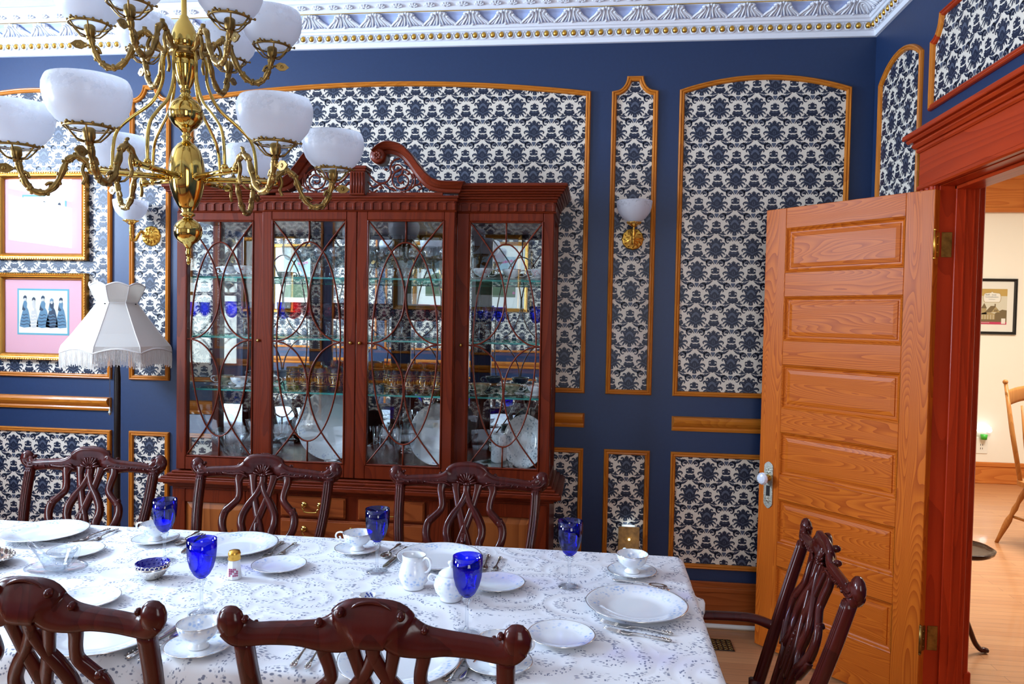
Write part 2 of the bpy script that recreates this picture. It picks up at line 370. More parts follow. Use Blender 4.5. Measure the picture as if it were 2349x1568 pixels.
def floor_mat(name, c1, c2, axis='x'):
    m, N, L, b = new_mat(name); b.inputs['Roughness'].default_value = .34; b.inputs['Coat Weight'].default_value = .15
    tc = N.new('ShaderNodeTexCoord'); mp = N.new('ShaderNodeMapping'); L.new(tc.outputs['Object'], mp.inputs['Vector'])
    if axis == 'y': mp.inputs['Rotation'].default_value = (0, 0, PI/2)
    br = N.new('ShaderNodeTexBrick'); br.inputs['Scale'].default_value = 1.0; br.inputs['Brick Width'].default_value = .9; br.inputs['Row Height'].default_value = .057
    br.inputs['Mortar Size'].default_value = .0012; br.inputs['Color1'].default_value = (*c1, 1); br.inputs['Color2'].default_value = (*c2, 1)
    br.inputs['Mortar'].default_value = tuple(k*.45 for k in c2)+(1,); br.offset = .37
    L.new(mp.outputs[0], br.inputs['Vector'])
    m2 = N.new('ShaderNodeMapping'); m2.inputs['Scale'].default_value = (4, 60, 60); L.new(mp.outputs[0], m2.inputs['Vector'])
    nz = N.new('ShaderNodeTexNoise'); nz.inputs['Scale'].default_value = 1; L.new(m2.outputs[0], nz.inputs['Vector'])
    mr = N.new('ShaderNodeMapRange'); mr.inputs[3].default_value = .8; mr.inputs[4].default_value = 1.2; L.new(nz.outputs['Fac'], mr.inputs[0])
    vm = N.new('ShaderNodeVectorMath'); vm.operation = 'SCALE'; L.new(br.outputs['Color'], vm.inputs[0]); L.new(mr.outputs[0], vm.inputs['Scale']); L.new(vm.outputs[0], b.inputs['Base Color'])
    return m
M['floor'] = floor_mat('honey_floorboards', (.52, .25, .11), (.45, .20, .085))
def frosted(name):
    m, N, L, b = new_mat(name); out = N['Material Output']
    b.inputs['Base Color'].default_value = (.86, .87, .90, 1); b.inputs['Roughness'].default_value = .35; b.inputs['Coat Weight'].default_value = .3
    tl = N.new('ShaderNodeBsdfTranslucent'); tl.inputs[0].default_value = (.86, .87, .90, 1)
    tr = N.new('ShaderNodeBsdfTransparent'); tr.inputs[0].default_value = (.9, .92, .95, 1)
    m1 = N.new('ShaderNodeMixShader'); m1.inputs[0].default_value = .55; L.new(b.outputs[0], m1.inputs[1]); L.new(tl.outputs[0], m1.inputs[2])
    m2 = N.new('ShaderNodeMixShader')
    tc = N.new('ShaderNodeTexCoord'); vo = N.new('ShaderNodeTexVoronoi'); vo.inputs['Scale'].default_value = 75; L.new(tc.outputs['Object'], vo.inputs['Vector'])
    sx = N.new('ShaderNodeSeparateXYZ'); L.new(tc.outputs['Object'], sx.inputs[0])
    bn = N.new('ShaderNodeValToRGB'); e = bn.color_ramp.elements; e[0].position = .45; e[0].color = (0, 0, 0, 1); e[1].position = .95; e[1].color = (0, 0, 0, 1)
    q = e.new(.6); q.color = (1, 1, 1, 1); q = e.new(.82); q.color = (1, 1, 1, 1)
    zz = N.new('ShaderNodeMath'); zz.operation = 'MULTIPLY'; zz.inputs[1].default_value = 8.0; L.new(sx.outputs[2], zz.inputs[0]); L.new(zz.outputs[0], bn.inputs[0])
    nz = N.new('ShaderNodeTexNoise'); nz.inputs['Scale'].default_value = 70; L.new(tc.outputs['Object'], nz.inputs['Vector'])
    nr = N.new('ShaderNodeMapRange'); nr.inputs[1].default_value = .5; nr.inputs[2].default_value = .58; nr.inputs[3].default_value = 0; nr.inputs[4].default_value = .22; L.new(nz.outputs['Fac'], nr.inputs[0])
    mm = N.new('ShaderNodeMath'); mm.operation = 'MULTIPLY'; L.new(bn.outputs[0], mm.inputs[0]); L.new(nr.outputs[0], mm.inputs[1])
    aa = N.new('ShaderNodeMath'); aa.operation = 'ADD'; aa.inputs[1].default_value = .08; L.new(mm.outputs[0], aa.inputs[0])
    L.new(aa.outputs[0], m2.inputs[0]); L.new(m1.outputs[0], m2.inputs[1]); L.new(tr.outputs[0], m2.inputs[2]); L.new(m2.outputs[0], out.inputs[0])
    return m
M['frost'] = frosted('etched_frosted_glass')

# ------------------------------------------------------------------ room shell
XL, XR, YB, YF, ZC = -4.2, 1.291, 0.0, -4.4, 3.11     # left, right, far, behind camera, ceiling
DY0, DY1, DZ = -1.525, -0.745, 2.07                     # doorway in the right wall
WT = 0.152
def wall_with_holes(name, axis, c0, c1, a0, a1, z0, z1, holes, mats):
    """slab between c0..c1 on axis, spanning a0..a1 and z0..z1, with rectangular openings"""
    mb = MB(); xs = sorted({a0, a1} | {h[0] for h in holes} | {h[1] for h in holes}); zs = sorted({z0, z1} | {h[2] for h in holes} | {h[3] for h in holes})
    for i in range(len(xs)-1):
        for j in range(len(zs)-1):
            ca, cz = (xs[i]+xs[i+1])/2, (zs[j]+zs[j+1])/2
            if any(h[0] < ca < h[1] and h[2] < cz < h[3] for h in holes): continue
            if axis == 'x': mb.box(c0, c1, xs[i], xs[i+1], zs[j], zs[j+1])
            else: mb.box(xs[i], xs[i+1], c0, c1, zs[j], zs[j+1])
    return struct(mb.build(name, mats))
wall_with_holes('wall_back', 'y', 0, .15, XL-.15, XR+WT, 0, 3.4, [], M['navy'])
WINL = [(-1.93, -1.10, 1.98, 2.78), (-4.0, -2.9, .9, 2.6)]
wall_with_holes('wall_left', 'x', XL-.15, XL, YF-.15, 0, 0, 3.4, WINL, M['navy'])
WINF = [(.05, 1.05, .9, 2.6)]
wall_with_holes('wall_behind', 'y', YF-.15, YF, XL, XR, 0, 3.4, WINF, M['navy'])
wall_with_holes('wall_right', 'x', XR, XR+WT-.004, YF-.15, 0, 0, 3.4, [(DY0-.022, DY1+.022, -1, DZ+.022)], M['navy'])
struct(MB().box(XL-.15, 5.2, YF-.15, 4.1, -.08, 0).build('floor', M['floor']))
struct(MB().box(XL, XR, YF, 0, ZC, ZC+.1).build('ceiling', M['plaster']))
# neighbouring room
struct(MB().box(XR+WT, 5.2, 4.0, 4.12, 0, 3.4).build('wall_neighbour_far', M['cream']))
struct(MB().box(5.2, 5.3, YF-.15, 4.12, 0, 3.4).build('wall_neighbour_right', M['cream']))
struct(MB().box(XR+WT-.1, XR+WT, .15, 4.12, 0, 3.4).build('wall_neighbour_left', M['cream']))
struct(MB().box(XR+WT, 5.2, YF-.15, YF-.05, 0, 3.4).build('wall_neighbour_behind', M['cream']))
struct(MB().box(XR, 5.3, YF-.15, 4.12, 3.4, 3.5).build('ceiling_neighbour', M['plaster']))
mb = MB(); mb.box(XR+WT, 5.2, 3.985, 4.0, 0, .17, 0, .003); mb.box(XR+WT, 5.2, 3.975, 4.0, .165, .21, 0, .006); mb.box(XR+WT, 5.2, 3.972, 4.0, 0, .02, 0, .004)
M['nbase'] = wood('bright_oak_across', (.62, .22, .05), (.40, .10, .018), 'x', 5, ring=.8)
struct(mb.build('baseboard_neighbour', M['nbase']))
mb = MB(); mb.box(XR+WT, 5.2, 3.96, 4.0, 2.68, 2.97, 0, .004); mb.box(XR+WT, 5.2, 3.93, 4.0, 2.96, 3.03, 0, .01); mb.box(XR+WT, 5.2, 3.945, 4.0, 2.645, 2.69, 0, .006)
struct(mb.build('trim_neighbour_frieze', M['nbase']))

# dining-room baseboards
def baseboard(name, p0, p1, inward, mat):
    (x0, y0), (x1, y1) = p0, p1; mb = MB()
    for d, z0, z1 in ((.018, 0, .185), (.024, .18, .205), (.015, .2, .232)):
        mb.box(min(x0, x1, x0+inward[0]*d), max(x0, x1, x0+inward[0]*d), min(y0, y1, y0+inward[1]*d), max(y0, y1, y0+inward[1]*d), z0, z1, 0, .004)
    o = struct(mb.build(name, mat))
    q = MB(); d = .034
    q.box(min(x0, x1, x0+inward[0]*d), max(x0, x1, x0+inward[0]*d), min(y0, y1, y0+inward[1]*d), max(y0, y1, y0+inward[1]*d), 0, .024, 0, .009)
    q.build('shoe_moulding', M['ivory'], o); return o
M['bbx'] = wood('baseboard_oak', (.40, .10, .020), (.22, .045, .008), 'x', 6, ring=.8)
baseboard('baseboard_back', (XL, 0), (XR, 0), (0, -1), M['bbx'])
baseboard('baseboard_left', (XL, YF), (XL, 0), (1, 0), M['bbx'])
baseboard('baseboard_behind', (XL, YF), (XR, YF), (0, 1), M['bbx'])
baseboard('baseboard_right', (XR, DY1+.15), (XR, 0), (-1, 0), M['bbx'])
baseboard('baseboard_right_near', (XR, YF), (XR, DY0-.15), (-1, 0), M['bbx'])

# windows (left pair, seen in reflections, light the room; rear one added for light)
def window(n, axis, pos, a0, a1, z0, z1, sgn):
    fr = MB(); gl = MB(); t = .05
    def bx(mb, A0, A1, Z0, Z1, D0, D1):
        if axis == 'x': mb.box(pos+D0*sgn, pos+D1*sgn, A0, A1, Z0, Z1, 0, .003)
        else: mb.box(A0, A1, pos+D0*sgn, pos+D1*sgn, Z0, Z1, 0, .003)
    for A0, A1, Z0, Z1 in ((a0, a0+t, z0, z1), (a1-t, a1, z0, z1), (a0+t, a1-t, z0, z0+t), (a0+t, a1-t, z1-t, z1), (a0+t, a1-t, (z0+z1)/2-.02, (z0+z1)/2+.02)): bx(fr, A0, A1, Z0, Z1, -.09, -.04)
    for A0, A1, Z0, Z1 in ((a0-.1, a0, z0-.1, z1+.1), (a1, a1+.1, z0-.1, z1+.1), (a0, a1, z0-.1, z0), (a0, a1, z1, z1+.1)): bx(fr, A0, A1, Z0, Z1, 0, .02)
    bx(gl, a0+t, a1-t, z0+t, z1-t, -.07, -.066)
    o = struct(fr.build('window_%d' % n, M['oakz'])); gl.build('window_pane', M['pane'], o)
for i, h in enumerate(WINL): window(i+1, 'x', XL, *h, 1)
window(3, 'y', YF, *WINF[0], 1)
def curtain(label, a0, a1, axis, pos, grp=None):
    mb = MB(); n = 60; vs = []; fs = []
    for k, z in enumerate((.25, 1.2, 2.2, 2.78)):
        for i in range(n+1):
            a = a0+(a1-a0)*i/n; d = .09+.035*math.sin(i*1.05)*(1-.15*k)
            vs.append((pos+d, a, z) if axis == 'x' else (a, pos+d, z))
    for k in range(3):
        for i in range(n): fs.append((k*(n+1)+i, k*(n+1)+i+1, (k+1)*(n+1)+i+1, (k+1)*(n+1)+i))
    mb.add(vs, fs, 0, True)
    o = mb.build('curtain', M['curtain']); sm = o.modifiers.new('t', 'SOLIDIFY'); sm.thickness = .004
    tag(o, label, 'curtain')
curtain('blue curtain beside the rear window of the left wall, seen in the cabinet mirror', -2.93, -2.62, 'x', XL)

# ------------------------------------------------------------------ crown cornice
PROF = [(0, 2.912), (.012, 2.914), (.015, 2.936), (.022, 2.940), (.024, 2.944), (.032, 2.972), (.040, 2.974), (.044, 2.984), (.050, 2.987),
        (.056, 3.002), (.068, 3.022), (.083, 3.038), (.100, 3.049), (.106, 3.052), (.114, 3.056), (.122, 3.066), (.134, 3.078), (.142, 3.084), (.152, 3.088), (.158, 3.100), (.170, 3.108)]
mb = MB(); vs = []; fs = []
for d, z in PROF: vs += [(XL+d, YF+d, z), (XR-d, YF+d, z), (XR-d, YB-d, z), (XL+d, YB-d, z)]
mid = []
for k in range(len(PROF)-1):
    for i in range(4):
        j = (i+1) % 4; fs.append((k*4+i, k*4+j, (k+1)*4+j, (k+1)*4+i))
mb.add(vs, fs)
mb.m = [1 if 9 <= i//4 <= 11 else 0 for i in range(len(fs))]
crown = struct(mb.build('trim_1', [M['plaster'], M['paleblue']], recalc=False))
def prof_at(s):
    """point and outward normal on the profile; s = fractional index"""
    i = min(int(s), len(PROF)-2); t = s-i; (a, b), (c, d) = PROF[i], PROF[i+1]
    p = (a+(c-a)*t, b+(d-b)*t); n = Vector((d-b, -(c-a))); n.normalize(); return p, n
def on_crown(side, u, s, h):
    (d, z), n = prof_at(s); d += n.x*h; z += n.y*h
    return (u, YB-d, z) if side == 'b' else (XR-d, u, z)
def leaf(mb, side, u0):
    for r in range(-5, 6):
        top = 1-.055*abs(r)-.010*r*r; P = []
        for k in range(8):
            t = k/7*top; w_ = .0135*(1-t)**2.2+.0046+.017*max(0, t-.45)
            P.append(on_crown(side, u0+r*w_, 9.0+4.5*t, .004+.010*t+(.003 if r % 2 else 0)))
        mb.tube(P, [.0040, .0048, .0050, .0048, .0044, .0044, .0050, .0040], [.004, .006, .0065, .006, .006, .007, .008, .005], n=6)
        mb.sph(P[-1], .0078 if r % 2 else .0062, 6)
    mb.sph(on_crown(side, u0, 9.1, .003), .009, 6)
lf = MB(); eg = MB(); cup = MB(); sh = MB()
u = XR-.13
while u > XL+.15: leaf(lf, 'b', u); u -= .166
u = -.13
while u > -1.9: leaf(lf, 'r', u); u -= .166
def egg(side, u):
    p = on_crown(side, u, 4.5, .004); eg.sph(p, .0125, 8, sc=(1, .9, 1.2) if side == 'b' else (.9, 1, 1.2))
    P = [on_crown(side, u+.0165*math.cos(a), 4.5+(-.62*math.sin(a) if True else 0), .004) for a in [-.3+PI*k/6*1.19 for k in range(7)]]
    cup.tube(P, .0040, n=5)
    cup.tube([on_crown(side, u+.0225, 4.1, .003), on_crown(side, u+.0225, 5.0, .003)], [.0015, .0042], n=5)
u = XR-.05
while u > XL+.05: egg('b', u); u -= .0452
u = -.05
while u > -1.9: egg('r', u); u -= .0452
def shell(side, u, kind):
    k = 5
    for i in range(k):
        a = PI*(.12+.76*i/(k-1)); L = .021 if kind else .026
        p0 = on_crown(side, u, 15.2, .003); p1 = on_crown(side, u+math.cos(a)*L, 15.2+math.sin(a)*1.3, .006)
        sh.tube([p0, p1], [.003, .0056], n=5); sh.sph(p1, .0056, 6)
u = XR-.17; k = 0
while u > XL+.15: shell('b', u, k % 2); u -= .083; k += 1
lf.build('acanthus_leaves', M['plaster'], crown); cup.build('egg_cups', M['plaster'], crown); sh.build('shell_ornaments', M['plaster'], crown)
eg.build('gilded_eggs', M['gold'], crown)
sl = MB(); sl.tube([on_crown('b', XL+.15, 13.2, .001), on_crown('b', XR-.11, 13.2, .001), on_crown('r', -1.95, 13.2, .001)], .0022, n=5); sl.build('gilded_line', M['gold'], crown)

# ------------------------------------------------------------------ damask
def mir(pts): return [(-x, y) for x, y in pts][::-1]
def sym(half): return half+[(-x, y) for x, y in half[::-1] if abs(x) > 1e-6]
FL = sym([(0, 0), (8, 24), (24, 12), (20, 36), (46, 30), (32, 54), (44, 62), (54, 52), (64, 40), (86, 36), (110, 48), (116, 70), (104, 86), (92, 84), (98, 70), (86, 66), (78, 78), (82, 98), (98, 100), (124, 92), (156, 98), (172, 122), (168, 150), (150, 160), (140, 150),
          (152, 138), (144, 126), (128, 138), (116, 160), (106, 186), (98, 206), (118, 202), (142, 196), (174, 204), (198, 226), (197, 254), (178, 270), (165, 260), (178, 246), (168, 236), (148, 240), (124, 242), (104, 250), (130, 264), (158, 284), (174, 308), (168, 332), (152, 316), (136, 304), (116, 296), (98, 298),
          (118, 316), (134, 342), (136, 376), (118, 368), (98, 346), (84, 330), (72, 328), (76, 352), (64, 366), (54, 344), (44, 330), (36, 338), (40, 362), (40, 390), (0, 398)])
HEART = sym([(0, 420), (14, 412), (36, 416), (42, 436), (30, 458), (10, 486), (0, 494)])
PALM = sym([(0, 532), (12, 560), (34, 548), (30, 574), (62, 572), (80, 592), (74, 612), (60, 606), (48, 594), (34, 606), (42, 622), (84, 618), (70, 640), (78, 656), (40, 668), (0, 664)])
LOBE = sym([(0, 684), (22, 692), (50, 684), (62, 672), (92, 684), (82, 702), (106, 708), (96, 730), (112, 744), (84, 752), (66, 776), (30, 778), (0, 792)])
W1 = [(28, 772), (60, 776), (96, 768), (120, 742), (148, 734), (158, 752), (140, 748), (136, 764), (158, 768), (150, 784), (196, 790), (166, 806), (126, 812), (84, 798), (44, 786)]
W2 = [(30, 786), (60, 800), (100, 822), (140, 818), (168, 838), (184, 880), (170, 896), (150, 872), (118, 864), (84, 846), (52, 812)]
G1 = [(150, 836), (186, 822), (190, 846), (182, 880), (170, 850)]
SCR = cr([(26, 500, 5), (44, 470, 9), (76, 436, 15), (118, 426, 19), (152, 450, 19), (160, 490, 16), (140, 524, 12), (110, 530, 8), (100, 512, 5)], 3)
BLOB = [(60, 462), (92, 448), (124, 462), (128, 492), (104, 486), (88, 500), (66, 496)]
SPK = [(96, 420), (120, 396), (132, 412), (150, 396), (150, 424), (120, 428)]
VL = [[(0, 104), (40, 122), (84, 190), (60, 208), (30, 168), (0, 150)], [(0, 300), (34, 298), (18, 314), (0, 316)]]
VS = [[(22, 92, 3), (50, 66, 5), (84, 54, 3)], [(60, 150, 3), (94, 122, 6), (140, 112, 3)], [(84, 222, 3), (120, 218, 6), (172, 226, 3)], [(84, 270, 3), (120, 280, 5), (154, 304, 2)], [(60, 312, 3), (92, 330, 5), (122, 362, 2)], [(8, 290, 4), (60, 278, 6), (104, 246, 4)], [(10, 262, 4), (22, 230, 5), (8, 200, 3)], [(6, 345, 5), (6, 386, 4)],
      [(60, 700, 3), (30, 720, 5), (6, 714, 4)], [(70, 800, 3), (120, 832, 5), (160, 850, 3)], [(80, 780, 3), (120, 792, 4), (160, 794, 2)], [(20, 600, 3), (36, 640, 5), (10, 655, 3)], [(60, 452, 4), (96, 438, 5), (130, 458, 4), (136, 486, 3)]]
def strokepoly(P):
    L = []; R = []
    for i, (x, y, wd) in enumerate(P):
        a = P[max(i-1, 0)]; b = P[min(i+1, len(P)-1)]; dx, dy = b[0]-a[0], b[1]-a[1]; l = math.hypot(dx, dy) or 1
        L.append((x-dy/l*wd, y+dx/l*wd)); R.append((x+dy/l*wd, y-dx/l*wd))
    return [[L[i], L[i+1], R[i+1], R[i]] for i in range(len(P)-1)]
MOT = []     # (material, triangle)
def reg(poly, mi):
    for t in tessellate_polygon([[Vector((p[0], p[1], 0)) for p in poly]]):
        MOT.append((mi, [poly[i] for i in t] if not isinstance(t[0], Vector) else [(q.x, q.y) for q in t]))
S_ = .176/670.0
for p, mi in ((FL, 0), (HEART, 1), (PALM, 0), (LOBE, 0)): reg(p, mi)
for p, mi in ((W1, 0), (W2, 0), (G1, 1), (BLOB, 0), (SPK, 0)): reg(p, mi); reg(mir(p), mi)
for q in strokepoly(SCR): reg(q, 0); reg(mir(q), 0)
for v in VL: reg(v, 2); reg(mir(v), 2)
for v in VS:
    for q in strokepoly(v): reg(q, 2); reg(mir(q), 2)
MOT = [(mi, [(x*S_, -y*(.229/845)) for x, y in t]) for mi, t in MOT]
def clip(poly, a, b, c):        # keep a*x+b*y+c >= 0
    out = []
    for i in range(len(poly)):
        p, q = poly[i-1], poly[i]; dp = a*p[0]+b*p[1]+c; dq = a*q[0]+b*q[1]+c
        if (dp >= 0) != (dq >= 0): t = dp/(dp-dq); out.append((p[0]+(q[0]-p[0])*t, p[1]+(q[1]-p[1])*t))
        if dq >= 0: out.append(q)
    return out
def inside(p, poly):
    c = False
    for i in range(len(poly)):
        (x1, y1), (x2, y2) = poly[i-1], poly[i]
        if (y1 > p[1]) != (y2 > p[1]) and p[0] < (x2-x1)*(p[1]-y1)/(y2-y1)+x1: c = not c
    return c
def offset(pts, d):
    """inset a closed counter-clockwise outline"""
    n = len(pts); out = []
    for i in range(n):
        p0, p1, p2 = Vector(pts[i-1]), Vector(pts[i]), Vector(pts[(i+1) % n])
        e1 = (p1-p0).normalized(); e2 = (p2-p1).normalized(); n1 = Vector((-e1.y, e1.x)); n2 = Vector((-e2.y, e2.x))
        b = (n1+n2); b = b.normalized() if b.length > 1e-6 else n1; k = d/max(.35, b.dot(n1)); out.append((p1.x+b.x*k, p1.y+b.y*k))
    return out
MPROF = [(0, 0), (0, .006), (.002, .013), (.006, .0165), (.010, .015), (.012, .0115), (.014, .013), (.018, .014), (.022, .012), (.0245, .007), (.026, 0)]
trim_n = [1]
def panel(outline, frame, ph, mats, convex=True, paper=True):
    """outline: ccw (u,z); frame(u, z, h) -> world, h = height off the wall; ph = (u, z) of one flower tip"""
    trim_n[0] += 1; mb = MB(); n = len(outline); vs = []; fs = []
    for o_, h in MPROF: vs += [frame(u, z, h) for u, z in offset(outline, o_)]
    for k in range(len(MPROF)-1):
        for i in range(n):
            j = (i+1) % n; fs.append((k*n+i, k*n+j, (k+1)*n+j, (k+1)*n+i))
    mb.add(vs, fs, 0)
    zs = [p[1] for p in outline]; lo, hi = min(zs), max(zs); b0 = 0
    # horizontal runs take the across-grain timber
    for f in range(len(fs)):
        i = f % n; j = (i+1) % n
        if abs(outline[i][0]-outline[j][0]) > abs(outline[i][1]-outline[j][1]): mb.m[f] = 1
    o = struct(mb.build('trim_%d' % trim_n[0], mats))
    inn = offset(outline, .013); pb = MB()
    tr = tessellate_polygon([[Vector((p[0], p[1], 0)) for p in inn]])
    pb.add([frame(u, z, .0015) for u, z in inn], [tuple(t) for t in tr], 0)
    us = [p[0] for p in inn]; zs = [p[1] for p in inn]; u0, u1, z0, z1 = min(us), max(us), min(zs), max(zs)
    edges = []
    if convex:
        for i in range(len(inn)):
            (x1, y1), (x2, y2) = inn[i-1], inn[i]; edges.append((-(y2-y1), (x2-x1), (y2-y1)*x1-(x2-x1)*y1))
    else: edges = [(1, 0, -u0), (-1, 0, u1), (0, 1, -z0), (0, -1, z1)]
    i0 = int((u0-ph[0])/.088)-2; i1 = int((u1-ph[0])/.088)+2
    for i in range(i0, i1+1):
        cu = ph[0]+i*.088; off = .1145 if i % 2 else 0
        if cu < u0-.06 or cu > u1+.06: continue
        k0 = int((z0-ph[1])/.229)-2; k1 = int((z1-ph[1])/.229)+3
        for k in range(k0, k1+1):
            cz = ph[1]+k*.229+off
            if cz < z0-.02 or cz-.26 > z1: continue
            full = u0+.06 < cu < u1-.06 and cz < z1-(.10 if convex else 0) and cz-.26 > z0
            for mi, t in MOT:
                p = [(cu+x, cz+y) for x, y in t]
                if not full or not convex:
                    for e in edges:
                        p = clip(p, *e)
                        if len(p) < 3: break
                    if len(p) < 3: continue
                    if not convex:
                        c = (sum(q[0] for q in p)/len(p), sum(q[1] for q in p)/len(p))
                        if not inside(c, inn): continue
                pb.add([frame(a, b, .0019 if mi < 2 else .0022) for a, b in p], [tuple(range(len(p)))], 1 if mi == 0 else 2)
    pb.build('wallpaper', [M['paper'], M['ink'], M['ink2']], o, recalc=False)
    return o
def rect(u0, u1, z0, z1): return [(u0, z0), (u1, z0), (u1, z1), (u0, z1)]
def arch(u0, u1, z0, zs, zt, n=20, flat=.0):
    c, hw, r = (u0+u1)/2, (u1-u0)/2, zt-zs; R = (hw*hw+r*r)/(2*r); zc = zt-R; a = math.asin(min(1, hw/R))
    return [(u0, z0), (u1, z0)]+[(c+R*math.sin(a-2*a*k/n), zc+R*math.cos(a-2*a*k/n)) for k in range(n+1)]
def scoop(u0, u1, z0, zs, zt, top):
    c = (u0+u1)/2; w = (u1-u0)/2-top; h = zt-zs; P = [(u0, z0), (u1, z0), (u1, zs)]
    arc = [(u1-.018-(w-.018)*math.sin(a), zs+.004+(h-.004)*(1-math.cos(a))) for a in [PI/2*k/6 for k in range(0, 7)]]
    P += arc; P += [(2*c-x, y) for x, y in arc[::-1]]+[(u0, zs)]; return P
fb = lambda u, z, h: (u, -h, z)                 # far wall
fr_ = lambda u, z, h: (XR-h, -u, z)             # right wall, u = distance from the far corner
fl = lambda u, z, h: (XL+h, u, z)               # left wall
ff = lambda u, z, h: (-u, YF+h, z)              # behind the camera
OX = [M['oakz'], M['oakx']]
WIDE = [(-3.555, -2.645, (-3.05, 2.655)), (-2.205, -.067, (-1.495, 2.653)), (.370, 1.185, (.74, 2.638))]
NARR = [(-2.541, -2.308, (-2.425, 2.66)), (.037, .267, (.152, 2.65))]
for a, b, ph in WIDE:
    panel(arch(a, b, 1.157, 2.675, 2.742), fb, ph, OX); panel(rect(a, b, .292, .877), fb, (ph[0]-.008, .836), OX)
for a, b, ph in NARR:
    panel(scoop(a, b, 1.157, 2.672, 2.746, .041), fb, ph, OX, convex=False); panel(rect(a, b, .292, .877), fb, (ph[0], .85), OX)
panel(arch(.086, .556, 1.157, 2.655, 2.742), fr_, (.32, 2.62), OX); panel(rect(.086, .556, .292, .877), fr_, (.32, .836), OX)
OYZ = [M['oakz'], M['casey']]
panel(scoop(.640, 1.630, 2.383, 2.657, 2.746, .42), fr_, (.90, 2.66), OYZ, convex=False)
panel(arch(.32, 2.38, 1.157, 2.675, 2.742), ff, (1.1, 2.65), OX)
panel(scoop(2.47, 2.70, 1.157, 2.672, 2.746, .041), ff, (2.585, 2.65), OX, convex=False)
panel(arch(2.80, 4.0, 1.157, 2.675, 2.742), ff, (3.4, 2.65), OX)
panel(rect(.32, 2.38, .292, .877), ff, (1.1, .85), OX); panel(rect(2.80, 4.0, .292, .877), ff, (3.4, .85), OX)
panel(scoop(-2.62, -2.25, 1.157, 2.672, 2.746, .06), fl, (-2.43, 2.65), OX, convex=False)
# chair rails
def rail(f, a, b, mat, ends=True):
    trim_n[0] += 1; P = [(0, .982), (.012, .984), (.016, .996), (.012, 1.004), (.020, 1.012), (.030, 1.026), (.032, 1.040), (.026, 1.052), (.010, 1.056), (0, 1.056)]
    mb = MB(); n = len(P); vs = [f(a+(p[0]*.3), p[1], p[0]) for p in P]+[f(b-(p[0]*.3), p[1], p[0]) for p in P]
    mb.add(vs, [(i, (i+1) % n, n+(i+1) % n, n+i) for i in range(n)]+[tuple(range(n)), tuple(range(n, 2*n))[::-1]]); return struct(mb.build('trim_%d' % trim_n[0], mat))
for a, b in ((-3.555, -2.648), (-2.205, -.065), (.371, 1.19)): rail(fb, a, b, M['oakx'])
rail(fr_, .08, .56, M['casey']); rail(ff, .32, 2.38, M['oakx']); rail(ff, 2.80, 4.0, M['oakx'])

# ------------------------------------------------------------------ doorway and open door
mb = MB()
mb.box(XR+.001, XR+WT, DY1, DY1+.022, 0, DZ+.02, 0, .001); mb.box(XR+.055, XR+WT-.012, DY1-.014, DY1, 0, DZ, 0, .002)
mb.box(XR+.085, XR+.089, DY1-.018, DY1-.013, 0, DZ); mb.box(XR+.118, XR+.122, DY1-.018, DY1-.013, 0, DZ)
mb.box(XR+.001, XR+WT, DY0-.022, DY0, 0, DZ+.02, 0, .001); mb.box(XR+.055, XR+WT-.012, DY0, DY0+.014, 0, DZ, 0, .002)
trim_n[0] += 1; jamb = o = struct(mb.build('trim_%d' % trim_n[0], M['casez']))
mb = MB(); mb.box(XR+.001, XR+WT, DY0, DY1, DZ, DZ+.022, 0, .001); mb.box(XR+.055, XR+WT-.012, DY0, DY1, DZ-.014, DZ, 0, .002)
mb.build('head_jamb', M['casey'], o)
for sx, lab in ((-1, 'room side'), (1, 'far side')):
    trim_n[0] += 1; mb = MB(); x0 = XR if sx < 0 else XR+WT
    def bx(d, y0, y1, z0, z1, b=.003): mb.box(x0, x0+sx*d, y0, y1, z0, z1, 0, b)
    for ya, yb in ((DY1+.006, DY1+.134), (DY0-.134, DY0-.006)):
        bx(.018, ya, yb, 0, 2.088); bx(.026, ya+.012, ya+.030, .16, 2.088, .006); bx(.026, yb-.030, yb-.012, .16, 2.088, .006); bx(.026, (ya+yb)/2-.012, (ya+yb)/2+.012, .16, 2.088, .006); bx(.030, ya-.002, yb+.002, 0, .18, .004)
    o = struct(mb.build('trim_%d' % trim_n[0], M['casez'])); mb = MB()
    ya, yb = DY0-.145, DY1+.145
    bx(.022, ya, yb, 2.092, 2.24); bx(.030, ya-.004, yb+.004, 2.072, 2.094, .006); bx(.034, ya-.008, yb+.008, 2.225, 2.245, .006); bx(.05, ya-.02, yb+.02, 2.243, 2.268, .010); bx(.066, ya-.036, yb+.036, 2.266, 2.284, .008); bx(.075, ya-.045, yb+.045, 2.282, 2.302, .003)
    mb.build('head_casing', M['casey'], o)

